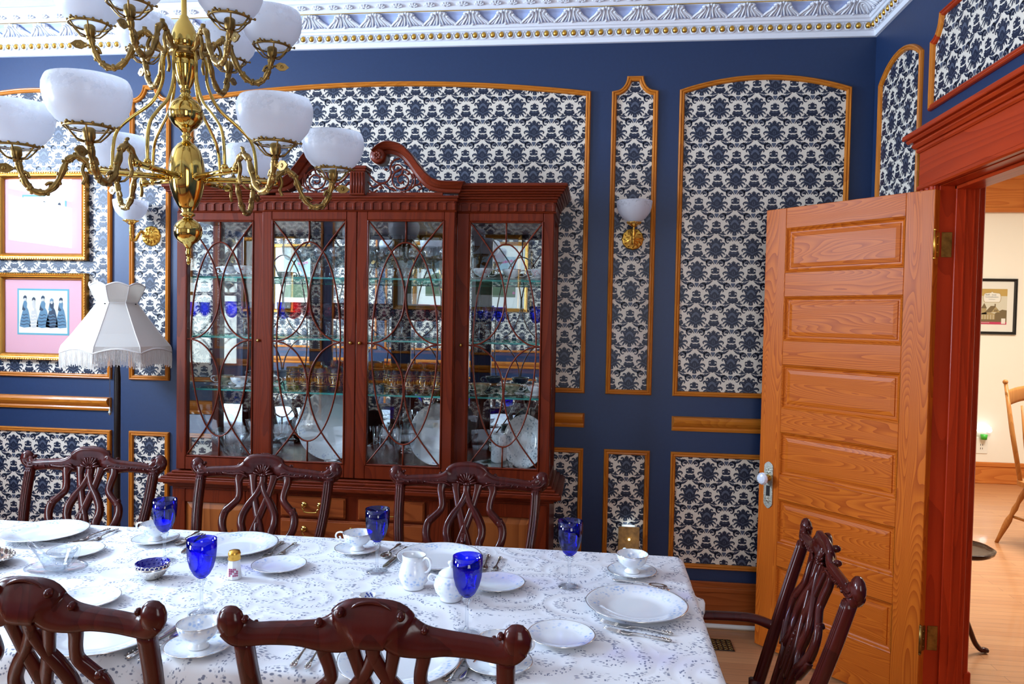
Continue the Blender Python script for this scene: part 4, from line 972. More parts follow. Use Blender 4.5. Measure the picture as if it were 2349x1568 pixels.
# swan neck scrolls
YP = YC-.004
for s in (-1, 1):
    mb = MB()
    U = cr([(.505, 2.145), (.45, 2.146), (.387, 2.150), (.342, 2.170), (.298, 2.216), (.253, 2.274), (.204, 2.315), (.142, 2.328), (.098, 2.312), (.070, 2.285)], 5)
    Lw = cr([(.475, 2.096), (.43, 2.098), (.372, 2.104), (.320, 2.122), (.276, 2.165), (.234, 2.222), (.193, 2.262), (.148, 2.276), (.118, 2.270), (.100, 2.262)], 5)
    n = len(U)
    prof = [(0, 0.0), (0, .046), (.10, .052), (.2, .046), (.45, .034), (.62, .026), (.7, .014), (.9, .010), (1, .006), (1, 0.0)]
    vs = []; fs = []
    for i in range(n):
        (ux, uz), (lx, lz) = U[i], Lw[i]
        for q, d in prof: vs.append((s*(ux+(lx-ux)*q), YP+.02-.02-d, uz+(lz-uz)*q))
        vs.append((s*lx, YP+.05, lz)); vs.append((s*ux, YP+.05, uz))
    m = len(prof)+2
    for i in range(n-1):
        for k in range(m): k2 = (k+1) % m; fs.append((i*m+k, i*m+k2, (i+1)*m+k2, (i+1)*m+k))
    fs.append(tuple(range(m))); fs.append(tuple((n-1)*m+k for k in range(m))[::-1]); mb.add(vs, fs, 0, False)
    mb.M = Matrix.Translation((s*.098, YP+.03, 2.264)) @ Matrix.Rotation(PI/2, 4, 'X')
    mb.lathe([(.036, -.02), (.036, .062), (.030, .070), (0, .070)], n=24); mb.M = None
    sc = mb.build('pediment_scroll', M['cherryx'], cab)
    mb = MB(); c = (s*.098, YP-.042, 2.264)
    mb.sph(c, .006, 8, sc=(1, .8, 1))
    for k in range(8): a = k*PI/4; mb.sph((c[0]+.013*math.cos(a), c[1]+.001, c[2]+.013*math.sin(a)), .0085, 8, sc=(.9, .5, .9))
    mb.build('rosette', M['cherryx'], sc)
    # pierced scrollwork
    mb = MB(); y = YP-.004
    def T(pts, r=.0045): mb.tube([(s*a, y, b) for a, b in cr(pts, 5)], r, .005, nrm=(0, 1, 0), n=6)
    def spiral(cx, cz, r0, r1, a0, turns, dr=1, r=.0045):
        P = []; N = int(turns*18)
        for k in range(N+1):
            t = k/N; a = a0+dr*turns*2*PI*t; q = r0+(r1-r0)*t; P.append((s*(cx+q*math.cos(a)), y, cz+q*math.sin(a)))
        mb.tube(P, [r*(1-.35*k/N) for k in range(N+1)], .005, nrm=(0, 1, 0), n=6); mb.sph(P[-1], .007, 6, sc=(1, .6, 1))
    spiral(.205, 2.155, .052, .010, PI*.5, 1.6, 1); spiral(.205, 2.155, .052, .052, PI*.5, .5, -1)
    spiral(.182, 2.205, .034, .008, PI*1.4, 1.2, 1)
    T([(.045, 2.190), (.07, 2.160), (.10, 2.142), (.135, 2.150), (.155, 2.185), (.150, 2.215), (.165, 2.245), (.195, 2.255)]); T([(.045, 2.150), (.07, 2.125), (.10, 2.135), (.12, 2.118)]); T([(.12, 2.148), (.150, 2.120), (.18, 2.108)])
    T([(.255, 2.16), (.262, 2.19), (.240, 2.22), (.215, 2.236)]); T([(.230, 2.108), (.262, 2.128), (.268, 2.160), (.255, 2.185)]); T([(.262, 2.130), (.290, 2.136), (.300, 2.120), (.285, 2.112)]); T([(.285, 2.140), (.31, 2.150), (.33, 2.125), (.36, 2.110)])
    T([(.320, 2.135), (.345, 2.122), (.335, 2.108)], .004); T([(.05, 2.110), (.07, 2.100), (.09, 2.112)], .004)
    for a, b in ((.13, 2.205), (.165, 2.215), (.235, 2.185), (.105, 2.120), (.245, 2.125)): mb.sph((s*a, y, b), .008, 6, sc=(1.2, .5, .8))
    mb.box(s*.04, s*.40, y-.004, y+.006, 2.084, 2.100, 0, .002); mb.build('pierced_scrollwork', M['cherryx'], cab)
mb = MB(); mb.box(-.036, .036, YP-.026, YP+.05, 2.086, 2.196, 0, .003); mb.box(-.048, .048, YP-.040, YP+.05, 2.205, 2.218, 0, .003); mb.box(-.042, .042, YP-.033, YP+.05, 2.194, 2.206, 0, .003)
for k in range(5): mb.tube([(-.026+k*.013, YP-.026, 2.094), (-.026+k*.013, YP-.026, 2.188)], .0042, .004, n=8)
mb.build('finial_plinth', M['cherryz'], cab)
CB = -.012                     # cabinet y origin in the room

# ------------------------------------------------------------------ glassware and china kinds
def goblet(name, bowl, label, cat, group=None, H=.190, R=.0365, kind='table'):
    root = empty(name, label=label, cat=cat, group=group)
    mb = MB()
    if kind == 'table': pr = [(.0, .088), (.010, .090), (.020, .100), (.029, .118), (.0345, .140), (.0365, .163), (.0365, .190), (.0353, .190), (.0353, .163), (.0332, .141), (.0278, .120), (.019, .103), (.009, .095), (0, .094)]
    else: pr = [(0, .100), (.010, .102), (.022, .112), (.030, .128), (.034, .150), (.037, .190), (.0358, .190), (.0328, .150), (.0288, .130), (.021, .115), (0, .104)]
    f, g = H/.190, R/.0365; mb.lathe([(r*g, z*f) for r, z in pr], n=24, cap0=False, cap1=False); mb.build('bowl', bowl, root)
    mb = MB(); mb.lathe([(0, 0), (.032*g, 0), (.033*g, .002), (.018, .005), (.006, .010), (.0042, .020), (.0042, .055*f), (.0055, .072*f), (.010, .080*f), (.0125, .086*f), (.009, .091*f), (0, .092*f)], n=16 if kind == 'table' else 12)
    if kind == 'table':
        for k in range(6): a = k*PI/3; mb.sph((.0095*math.cos(a), .0095*math.sin(a), .084*f), .0045, 6)
    mb.build('stem', M['clear'], root); return root
def plate(name, R, mat, label, cat, group=None, rimh=.020, flutes=8):
    mb = MB(); w_ = lambda a, k: 1+(.010*abs(math.cos(a*flutes/2))**3 if k in (6, 7, 8, 9) else 0)
    q = R/.134
    mb.lathe([(.0, .003), (.060*q, .003), (.062*q, 0), (.068*q, 0), (.070*q, .003), (.088*q, .008*rimh/.02), (.131*q, rimh-.001), (.134*q, rimh), (.1335*q, rimh+.0015), (.129*q, rimh+.001), (.092*q, .0115*rimh/.02), (.082*q, .0065), (.060*q, .0055), (0, .0055)], n=64, wob=w_)
    root = empty(name, label=label, cat=cat, group=group); o = mb.build('dish', mat, root)
    mb = MB(); n = 64; mb.tube([(R*.998*(w_(2*PI*k/n, 7))*math.cos(2*PI*k/n), R*.998*w_(2*PI*k/n, 7)*math.sin(2*PI*k/n), rimh+.0008) for k in range(n)], .0011, n=5, closed=True)
    mb.build('silver_rim', M['silver'], root); return root
def cupobj(name, mat, label, cat, group=None, R=.048, H=.055):
    root = empty(name, label=label, cat=cat, group=group); mb = MB(); q = R/.048; f = H/.055
    mb.lathe([(0, .006*f), (.018*q, .004), (.0225*q, 0), (.024*q, .0), (.0225*q, .004), (.016*q, .010*f), (.017*q, .014*f), (.030*q, .020*f), (.041*q, .031*f), (.0455*q, .043*f), (.048*q, .055*f), (.0467*q, .055*f), (.0440*q, .043*f), (.0395*q, .032*f), (.028*q, .0225*f), (.012*q, .017*f), (0, .0165*f)], n=36)
    mb.build('cup_body', mat, root)
    mb = MB(); mb.tube(cr([(.044*q, 0, .046*f), (.056*q, 0, .052*f), (.071*q, 0, .049*f), (.077*q, 0, .038*f), (.070*q, 0, .027*f), (.060*q, 0, .030*f), (.064*q, 0, .038*f)], 4), .0028*q, .0036*q, nrm=(0, 1, 0), n=8)
    mb.tube(cr([(.036*q, 0, .022*f), (.050*q, 0, .018*f), (.062*q, 0, .022*f), (.068*q, 0, .029*f)], 4), .0026*q, n=8); mb.build('handle', M['china'], root)
    mb = MB(); n = 36; mb.tube([(R*.992*math.cos(2*PI*k/n), R*.992*math.sin(2*PI*k/n), H+.0003) for k in range(n)], .0010, n=5, closed=True); mb.build('silver_rim', M['silver'], root)
    return root

# place settings on the cloth
GP = 'white dinner plates with blue flowered rims'
dp = plate('dinner_plate', .133, M['dinner'], 'white dinner plate with blue flowered rim at the right end of the table', 'plate', GP); dp.location = (.114, -1.827, TT)
dup(dp, (-.482, -1.531, TT), None, 'white dinner plate on the far side, behind the white creamer')
dup(dp, (-1.157, -1.527, TT), None, 'white dinner plate on the far side, right behind the nearer blue goblet at left')
dup(dp, (-1.849, -1.501, TT), None, 'white dinner plate at the far left, in front of the leftmost carved chair')
dup(dp, (-1.136, -2.215, TT), None, 'white dinner plate at lower left, partly behind the corner chair back')
dup(dp, (-.419, -2.240, TT), None, 'white dinner plate at bottom centre, seen through the nearest chair back')
bp_ = plate('bread_plate', .080, M['bread'], 'small white bread plate left of the forks at the right end setting', 'plate', 'small bread plates', .014); bp_.location = (-.074, -2.041, TT)
dup(bp_, (-.275, -1.715, TT), None, 'small white bread plate just right of the blue goblet beside the sugar bowl')
dup(bp_, (-.943, -1.676, TT), None, 'small white bread plate right of the gold topped shaker')
dup(bp_, (-1.620, -1.654, TT), None, 'small white bread plate behind the clear glass sauce boat')
dup(bp_, (-1.318, -2.016, TT), None, 'small white bread plate half hidden behind the corner chair crest at lower left')
def tri(name, x, y, rz, lab):
    s0 = plate('saucer', .073, M['saucerm'], 'white saucer under the cup '+lab, 'saucer', 'saucers on the table', .012); s0.location = (x, y, TT)
    c0 = cupobj('teacup', M['cupm'], 'white footed teacup '+lab, 'cup', 'teacups on the table'); c0.location = (x, y, TT+.0062); c0.rotation_euler = (0, 0, rz)
tri('a', -.203, -2.201, .25, 'nearest the viewer, right of the bottom chair'); tri('b', .115, -1.540, 1.9, 'at the far right corner of the table')
tri('c', -.766, -1.473, PI-.1, 'between the two far right carved chairs'); tri('d', -1.456, -1.490, PI-.15, 'behind the far left blue goblet')
tri('e', -.891, -2.226, .9, 'at the left of the bottom centre chair back')
GG = 'cobalt blue goblets on the table'
g0 = goblet('water_goblet', M['cobalt'], 'cobalt blue goblet with clear stem at the right, standing alone before the wall', 'goblet', GG); g0.location = (-.070, -1.680, TT)
dup(g0, (-.304, -2.044, TT), .3, 'cobalt blue goblet right of the sugar bowl, rising behind the nearest chair back')
dup(g0, (-.995, -2.027, TT), .6, 'cobalt blue goblet between the blue bowl and the gold topped shaker')
dup(g0, (-1.318, -1.665, TT), .9, 'cobalt blue goblet at left before the far left teacup')
dup(g0, (-.648, -1.650, TT), .2, 'cobalt blue goblet left of the white creamer, beside a teacup')
# cutlery
def flat(mb, P, n=8):
    """P: (s along, half width, z, half thickness)"""
    Q = cr(P, 4); mb.tube([(p[0], 0, p[2]) for p in Q], [p[1] for p in Q], [p[3] for p in Q], nrm=(0, 0, 1), n=n)
HDL = [(.095, .0030, .006, .0018), (.12, .0032, .006, .0018), (.155, .0055, .005, .0017), (.170, .0085, .0045, .0018), (.180, .0070, .004, .0016), (.186, .0025, .004, .0012)]
def fork(label, grp):
    root = empty('fork', label=label, cat='fork', group=grp); mb = MB()
    flat(mb, [(.048, .0085, .004, .0011), (.058, .0115, .003, .0012), (.070, .0100, .003, .0013), (.080, .0045, .005, .0016), (.095, .0030, .006, .0018)]+HDL[1:])
    for k in range(5): mb.sph((.158+k*.005, .0045*(-1)**k, .0062), .0022, 6)
    mb.build('fork_body', M['silver'], root)
    for k in range(4):
        mb = MB(); y = -.0084+.0056*k; mb.tube([(.056, y, .003), (.03, y, .004), (.012, y, .006), (0, y, .0085)], [.0017, .0015, .0014, .0006], .0010, nrm=(0, 0, 1), n=6); mb.build('tine', M['silver'], root)
    return root
def knife(label, grp):
    root = empty('knife', label=label, cat='knife', group=grp); mb = MB()
    flat(mb, [(.0, .001, .003, .0006), (.010, .006, .003, .0009), (.03, .0095, .003, .0010), (.08, .0095, .003, .0012), (.098, .0075, .004, .002), (.104, .005, .005, .003)]); mb.build('blade', M['silver'], root)
    mb = MB(); flat(mb, [(.102, .005, .005, .0035), (.12, .006, .0055, .0045), (.16, .0075, .0055, .0045), (.190, .0095, .0055, .0045), (.200, .008, .005, .004), (.205, .002, .005, .002)])
    for k in range(6): mb.sph((.158+k*.007, .005*(-1)**k, .009), .0026, 6)
    mb.build('handle', M['silver'], root); return root
def spoon(label, grp):
    root = empty('spoon', label=label, cat='spoon', group=grp); mb = MB(); vs = []; fs = []
    n = 20
    for k, (q, z) in enumerate(((1, .0075), (.8, .0045), (.5, .0022), (.15, .0012))):
        for i in range(n): a = 2*PI*i/n; vs.append((.028-.028*q*math.cos(a), .0165*q*math.sin(a), z))
    for k in range(3):
        for i in range(n): j = (i+1) % n; fs.append((k*n+i, k*n+j, (k+1)*n+j, (k+1)*n+i))
    fs.append(tuple(3*n+i for i in range(n))); mb.add(vs, fs, 0, True); b_ = mb.build('spoon_bowl', M['silver'], root)
    sm = b_.modifiers.new('t', 'SOLIDIFY'); sm.thickness = .0012; sm.offset = 1
    mb = MB(); flat(mb, [(.052, .004, .0075, .0015), (.065, .0028, .008, .0018), (.09, .0028, .0075, .0018)]+[(a-.025, b, c, d) for a, b, c, d in HDL[1:]]); mb.build('handle', M['silver'], root); return root
def between(o, a, b, sc=1):
    """a = tip, b = handle end"""
    o.location = (a[0], a[1], TT-.0001); o.rotation_euler = (0, 0, math.atan2(b[1]-a[1], b[0]-a[0])); o.scale = (sc,)*3; return o
fk = fork('silver fork nearer the dinner plate at the right end setting', 'forks'); between(fk, (.020, -1.928), (.195, -1.974), .98)
kn = knife('silver knife lying beyond the dinner plate at the right end setting', 'knives'); between(kn, (.010, -1.688), (.223, -1.678))
sp = spoon('silver spoon between teacup and dinner plate at the right end setting', 'spoons'); between(sp, (.21, -1.655), (.062, -1.612))
def cp(src, a, b, lab, sc=1): return between(dup(src, (0, 0, 0), 0, lab), a, b, sc)
cp(fk, (.028, -1.969), (.188, -2.013), 'silver salad fork, nearer the viewer of the pair at the right end setting', .90)
cp(kn, (-1.004, -2.096), (-1.016, -2.300), 'silver knife right of the lower left dinner plate', 1.0)
cp(sp, (-.968, -2.146), (-.985, -2.305), 'silver spoon beside the knife at lower left', 1.0)
cp(fk, (-.655, -2.10), (-.645, -2.285), 'silver fork left of the bottom centre plate, seen through the chair back')
cp(fk, (-.625, -2.12), (-.612, -2.285), 'second silver fork beside the bottom centre plate, nearer it', .9)
cp(kn, (-.268, -2.095), (-.305, -2.300), 'silver knife right of the bottom centre plate, by the chair post')
cp(sp, (-.240, -2.125), (-.280, -2.300), 'silver spoon left of the nearest teacup')
cp(kn, (-.637, -1.623), (-.613, -1.418), 'silver knife left of the dinner plate behind the creamer')
cp(sp, (-.662, -1.540), (-.650, -1.395), 'silver spoon between the middle teacup and the knife')
cp(fk, (-1.028, -1.610), (-1.040, -1.432), 'silver fork right of the plate before the middle far chair')
cp(fk, (-.992, -1.595), (-.994, -1.435), 'outer silver fork before the middle far chair', .9)
cp(fk, (-.330, -1.630), (-.338, -1.448), 'silver fork right of the plate behind the creamer')
cp(fk, (-.300, -1.625), (-.297, -1.465), 'outer silver fork behind the right bread plate', .9)
cp(kn, (-1.300, -1.600), (-1.335, -1.400), 'silver knife right of the far left teacup')
cp(sp, (-1.360, -1.525), (-1.372, -1.385), 'silver spoon beside the far left saucer')
cp(fk, (-1.700, -1.575), (-1.690, -1.400), 'silver fork right of the far left dinner plate')
cp(fk, (-1.655, -1.555), (-1.660, -1.400), 'outer silver fork behind the glass sauce boat', .9)

# serving pieces
r = empty('creamer', (-.505, -1.765, TT), 2*PI-.5, 'white china creamer with blue flowers in the middle of the table', 'jug')
mb = MB(); wf = lambda a, k: 1+(.22*max(0, math.cos(a-PI))**6 if k in (8, 9, 10) else 0)
mb.lathe([(0, .004), (.026, .002), (.028, 0), (.030, .003), (.029, .008), (.040, .022), (.044, .038), (.040, .055), (.031, .078), (.033, .095), (.031, .093), (.029, .078), (.036, .055), (.040, .038), (.030, .014), (0, .010)], n=36, wob=wf); mb.build('jug_body', M['cupm'], r)
mb = MB(); mb.tube(cr([(.030, 0, .082), (.044, 0, .094), (.058, 0, .090), (.062, 0, .074), (.052, 0, .058), (.040, 0, .052)], 4), .0035, .004, nrm=(0, 1, 0), n=8); mb.build('handle', M['china'], r)
r = empty('sugar_bowl', (-.385, -1.835, TT), 0, 'white china sugar bowl with lid, half behind a blue goblet', 'sugar bowl')
mb = MB(); mb.lathe([(0, .003), (.026, .002), (.028, 0), (.030, .004), (.029, .010), (.042, .024), (.047, .042), (.043, .058), (.034, .070), (.032, .069), (.040, .058), (.043, .042), (0, .012)], n=36); mb.build('bowl_body', M['cupm'], r)
for s in (-1, 1): mb = MB(); mb.tube(cr([(s*.038, 0, .062), (s*.056, 0, .066), (s*.062, 0, .052), (s*.044, 0, .044)], 4), .003, .0035, nrm=(0, 1, 0), n=8); mb.build('handle', M['china'], r)
mb = MB(); mb.lathe([(.034, .070), (.034, .073), (.024, .082), (.010, .088), (.005, .090), (.006, .095), (.010, .100), (.008, .106), (0, .108)], n=28); mb.build('lid', M['cupm'], r)
r = empty('salt_shaker', (-1.035, -1.775, TT), .2, 'white china shaker with gold top and painted flowers', 'shaker')
mb = MB(); mb.lathe([(0, 0), (.020, 0), (.0215, .006), (.019, .030), (.0165, .050), (.017, .055)], n=8, sm=False); mb.build('shaker_body', M['china'], r)
mb = MB(); mb.lathe([(.0175, .054), (.0185, .058), (.0165, .064), (.0175, .068), (.0180, .072), (.015, .080), (.006, .083), (0, .0835)], n=20); mb.build('shaker_top', M['gold'], r)
mb = MB()
for k in range(16): a = -PI/2+.1+(k % 5-2)*.28; z = .012+.006*(k % 4); mb.sph((.0195*math.cos(a), .0195*math.sin(a), z), .0030, 6, sc=(1, 1, 1))
mb.build('painted_flowers', M['pinkpaint'], r)
r = empty('finger_bowl', (-1.262, -1.815, TT), 0, 'pierced silver bowl with scalloped cobalt glass liner', 'bowl')
mb = MB(); mb.lathe([(0, .002), (.020, .001), (.022, 0), (.024, .004), (.034, .012), (.043, .026), (.046, .036), (.0445, .036), (.041, .026), (.032, .014), (0, .006)], n=48)
for k in range(24):
    a = 2*PI*k/24
    mb.tube([(.046*math.cos(a+.13*math.cos(t)), .046*math.sin(a+.13*math.cos(t)), .038+.006*math.sin(t)) for t in [PI*q/5 for q in range(6)]], .0013, n=5)
    mb.sph((.0455*math.cos(a+.13), .0455*math.sin(a+.13), .038), .0024, 6)
mb.build('silver_body', M['silver'], r)
mb = MB(); wv = lambda a, k: 1+.02*math.cos(a*16)
M['cobaltsolid'] = simple('deep_cobalt_glass', (.004, .006, .30), .05, coat=1.0)
mb.lathe([(.040, .030), (.0465, .046), (.045, .046), (.038, .030), (.028, .016), (0, .010)], n=64, wob=wv, cap0=False, cap1=False)
for k in range(20):
    for z in (0, 1): a = 2*PI*(k+.5*z)/20; mb.sph(((.043-.004*z)*math.cos(a), (.043-.004*z)*math.sin(a), .040-.009*z), .0032, 6)
mb.build('glass_liner', M['cobaltsolid'], r)
r = empty('tea_bag_dish', (-.592, -1.915, TT), .15, 'tiny white dish with blue flowers and two tab handles', 'dish')
mb = MB(); mb.lathe([(0, 0), (.018, 0), (.019, .003), (.024, .030), (.0225, .030), (.017, .006), (0, .005)], n=28)
for s in (-1, 1): mb.prism([(s*.020, -.012), (s*.034, -.008), (s*.044, -.010), (s*.038, 0), (s*.044, .010), (s*.034, .008), (s*.020, .012)][::s], lambda u, v: (u, v, .0285), lambda u, v: (u, v, .031+abs(u)*.08))
mb.build('dish_body', M['china'], r)
mb = MB()
for k in range(9): a = -PI/2-.5+.13*k; mb.sph((.0215*math.cos(a), .0215*math.sin(a), .014+.004*(k % 3)), .0027, 6)
for k in range(7): a = PI/2-.5+.16*k; mb.sph((.0205*math.cos(a), .0205*math.sin(a), .018+.004*(k % 3)), .0026, 6)
mb.build('painted_flowers', M['cobaltpaint'], r)
# clear glass sauce boat on its own under-dish
r = empty('glass_underdish', (-1.575, -1.800, TT), 0, 'clear glass dish under the sauce boat', 'dish')
mb = MB(); mb.lathe([(0, .001), (.045, .001), (.070, .006), (.078, .009), (.077, .011), (.068, .008), (.045, .004), (0, .004)], n=40, sx=1.15, sy=.9); mb.build('dish_body', M['clear'], r)
r = empty('sauce_boat', (-1.575, -1.800, TT+.0042), 0, 'clear glass sauce boat standing on a glass dish at left', 'sauce boat')
mb = MB(); n = 40; vs = []; fs = []
PRF = [(.0, .0), (.026, 0), (.030, .004), (.036, .020), (.046, .045), (.054, .062), (.0525, .062), (.044, .045), (.034, .020), (.027, .007), (0, .006)]
for k, (q, z) in enumerate(PRF):
    for i in range(n):
        a = 2*PI*i/n; t = max(0, z-.01)/.052; ex = 1+.45*t*max(0, math.cos(a-PI))**2+.05*t
        vs.append((q*1.12*ex*math.cos(a), q*.82*math.sin(a), z+.012*t*max(0, math.cos(a-PI))**3-.006*t*max(0, -math.cos(a-PI))**2))
for k in range(len(PRF)-1):
    for i in range(n): j = (i+1) % n; fs.append((k*n+i, k*n+j, (k+1)*n+j, (k+1)*n+i))
mb.add(vs, fs, 0, True); mb.build('boat_body', M['clear'], r)
mb = MB(); mb.tube(cr([(.044, 0, .050), (.066, 0, .070), (.074, 0, .066), (.066, 0, .040), (.040, 0, .010)], 5), .0042, n=8); mb.build('handle', M['clear'], r)
r = empty('glass_ladle', (-1.575, -1.800, TT+.013), 0, 'clear glass ladle leaning in the sauce boat', 'ladle')
mb = MB(); mb.tube([(.004, 0, .006), (-.09, .0, .072)], .003, n=8); mb.sph((.010, 0, .008), .012, 10, sc=(1, .8, .6)); mb.build('ladle_body', M['clear'], r)
# silver butter dish at the left edge
r = empty('silver_butter_dish', (-1.842, -1.795, TT), 0, 'covered silver dish with ornate rim, cut by the left edge of the photo', 'dish')
mb = MB(); wo = lambda a, k: 1+(.03*math.cos(a*10) if k in (3, 4) else 0)
mb.lathe([(0, 0), (.07, 0), (.078, .012), (.110, .022), (.112, .026), (.078, .020), (0, .010)], n=60, sy=.72, wob=wo)
for k in range(30): a = 2*PI*k/30; mb.sph((.110*math.cos(a), .079*math.sin(a), .026), .005, 6)
mb.build('tray', M['silver'], r)
mb = MB(); mb.lathe([(.072, .022), (.074, .026), (.066, .046), (.045, .058), (.012, .064), (.008, .070), (.012, .076), (0, .080)], n=40, sy=.7); mb.build('cover', M['silver'], r)

# ------------------------------------------------------------------ things on the cabinet shelves
SH1, SH2, SH3, SH0 = (SHZ[2]+.0084, SHZ[1]+.0084, SHZ[0]+.0084, Z0+.0304)
gc = goblet('wine_glass', M['hazy'], 'clear stemmed wine glass in the close rows on the top cabinet shelf', 'wine glass', 'clear wine glasses on the top shelf', .152, .036, 'shelf')
first = True
for row, y in enumerate((-.335, -.265, -.195)):
    for k in range(11 - row % 2):
        x = -1.495+k*.0765+(.038 if row % 2 else 0)
        if abs(x-CX) > .425: continue
        if first: gc.location = (x, y, SH1); first = False
        else: dup(gc, (x, y, SH1), k*.3)
rg = goblet('ruby_goblet', M['ruby'], 'ruby red stemmed goblet in the rows on the second cabinet shelf', 'goblet', 'ruby goblets on the second shelf', .172, .043, 'shelf')
first = True
for row, y in enumerate((-.325, -.235)):
    for k in range(9):
        x = -1.475+k*.090+(.045 if row % 2 else 0)
        if abs(x-CX) > .36 or (row == 0 and k == 4): continue
        if first: rg.location = (x, y, SH2); first = False
        else: dup(rg, (x, y, SH2), k*.3)
def bg_(x, y, lab, first=[None]): 
    if first[0] is None:
        first[0] = goblet('blue_goblet', M['cobalt'], lab, 'goblet', 'cobalt goblets on the second cabinet shelf', .172, .035, 'shelf'); first[0].location = (x, y, SH2)
    else: dup(first[0], (x, y, SH2), .3, lab)
bg_(-1.835, -.24, 'cobalt goblet on the cabinet shelf behind the leftmost door, left of its pair'); bg_(-1.755, -.26, 'cobalt goblet on the cabinet shelf behind the leftmost door, right of its pair')
bg_(-1.548, -.27, 'cobalt goblet on the cabinet shelf left of the ruby goblets'); bg_(-1.112, -.350, 'cobalt goblet on the cabinet shelf between the two groups of ruby goblets')
bg_(-.585, -.20, 'cobalt goblet behind the rightmost cabinet door, rear one at the left'); bg_(-.535, -.28, 'cobalt goblet behind the rightmost cabinet door, front one at the left'); bg_(-.300, -.25, 'cobalt goblet behind the rightmost cabinet door, at the right')
# gilt tumblers
r = empty('gilt_tumbler', label='gold banded glass tumbler in the rows on the third cabinet shelf', cat='tumbler', group='gold banded tumblers on the third shelf')
mb = MB(); mb.lathe([(0, 0), (.027, 0), (.030, .004), (.033, .118), (.032, .118), (.029, .006), (0, .005)], n=18, cap1=False); mb.build('tumbler_body', M['amber'], r)
mb = MB()
for z in (.030, .042, .078, .090): mb.tube([((.0312+z*.02)*math.cos(2*PI*k/18), (.0312+z*.02)*math.sin(2*PI*k/18), z) for k in range(18)], .0014, n=5, closed=True)
for k in range(9):
    a = 2*PI*k/9; mb.tube([((.032+.001)*math.cos(a+.2*math.cos(t)), (.033)*math.sin(a+.2*math.cos(t)), .060+.014*math.sin(t)) for t in [2*PI*q/6 for q in range(7)]], .0014, n=4)
mb.build('gilt_bands', M['gold'], r); first = True
for row, y in enumerate((-.335, -.262, -.190)):
    for k in range(11):
        x = -1.470+k*.072+(.03 if row == 1 else 0)
        if abs(x-CX) > .40 or (-1.165 < x < -1.025): continue
        if first: r.location = (x, y, SH3); first = False
        else: dup(r, (x, y, SH3), k*.2)
# cups and saucers in the side sections
M['cupfloral'] = rimmat('rose_cup_china', .02, .06, (.55, .12, .16)); M['cupgold'] = simple('gilt_green_china', (.20, .22, .13), .15, coat=.8, noise=.5, nscale=55); M['saucefloral'] = rimmat('rose_saucer_china', .03, .08, (.50, .15, .20))
def cset(x, y, z, rz, mat, smat, lab, grp):
    s0 = plate('saucer', .070, smat, 'saucer under the '+lab, 'saucer', grp+' saucers', .011); s0.location = (x, y, z)
    c0 = cupobj('teacup', mat, lab, 'cup', grp, .046, .050); c0.location = (x, y, z+.0059); c0.rotation_euler = (0, 0, rz)
T1, T3 = 'cups on the top cabinet shelf', 'cups on the third cabinet shelf'
cset(-1.870, -.20, SH1, PI, M['cupfloral'], M['saucefloral'], 'rose painted teacup on the top shelf behind the leftmost door, left one', T1)
cset(-1.755, -.28, SH1, .1, M['cupfloral'], M['saucefloral'], 'rose painted teacup on the top shelf behind the leftmost door, right one', T1)
cset(-.560, -.27, SH1, .3, M['cupfloral'], M['saucefloral'], 'rose painted teacup on the top shelf behind the rightmost door, left one', T1)
cset(-.425, -.22, SH1, .2, M['china'], M['china'], 'plain white teacup on the top shelf behind the rightmost door, middle one', T1)
cset(-.285, -.27, SH1, 2.8, M['cupfloral'], M['saucefloral'], 'rose painted teacup on the top shelf behind the rightmost door, right one', T1)
cset(-1.880, -.22, SH3, PI, M['cupgold'], M['saucerm'], 'gilt teacup on the third shelf behind the leftmost door, left one', T3)
cset(-1.770, -.28, SH3, .2, M['cupm'], M['saucerm'], 'white teacup on the third shelf behind the leftmost door, middle one', T3)
cset(-1.655, -.22, SH3, .2, M['cupfloral'], M['saucefloral'], 'rose painted teacup on the third shelf behind the leftmost door, right one', T3)
cset(-.560, -.26, SH3, PI-.4, M['cupgold'], M['cupgold'], 'gilt green teacup on the third shelf behind the rightmost door, left one', T3)
cset(-.415, -.24, SH3, .2, M['cupgold'], M['cupgold'], 'gilt green teacup on the third shelf behind the rightmost door, middle one', T3)
cset(-.290, -.27, SH3, .4, M['cupfloral'], M['saucefloral'], 'rose painted teacup on the third shelf behind the rightmost door, right one', T3)
# bottom of the cabinet
r = empty('cut_glass_bowl', (-1.80, -.225, SH0), 0, 'large fluted cut glass bowl at the bottom left of the cabinet', 'bowl')
mb = MB(); wv = lambda a, k: 1+(.09*math.cos(a*9)*min(1, k/4))
mb.lathe([(0, .012), (.045, .010), (.055, 0), (.060, .004), (.050, .018), (.085, .050), (.118, .095), (.128, .150), (.124, .150), (.112, .098), (.080, .056), (0, .026)], n=90, wob=wv); mb.build('bowl_body', M['clear'], r)
mb = MB()
for k in range(18):
    a = 2*PI*k/18; mb.tube([(q*math.cos(a+d), q*math.sin(a+d), z) for q, z, d in ((.058, .02, 0), (.090, .052, .05), (.122, .097, .1), (.133, .148, .15))], .004, n=5)
mb.build('cut_ribs', M['clear'], r)
def standing(name, lab, x, y, R, mat, rz, sy=1.0, lean=.20, grp=None):
    o = plate(name, R, mat, lab, 'plate', grp, .026); o.rotation_euler = (PI/2-lean, 0, rz); o.scale = (1, sy, 1)
    o.location = (x, y, SH0+R*sy*math.cos(lean)+.004); return o
M['platter2'] = rimmat('broad_platter_china', .13, .21, (.30, .36, .55)); M['paisley'] = rimmat('paisley_china', .01, .14, (.05, .12, .20))
standing('serving_platter', 'large white round platter standing in the cabinet, left middle section', -1.330, -.155, .180, M['platter2'], .05)
standing('serving_platter', 'white platter with wavy rim standing in the cabinet, right middle section', -.785, -.165, .150, M['platter'], -.25)
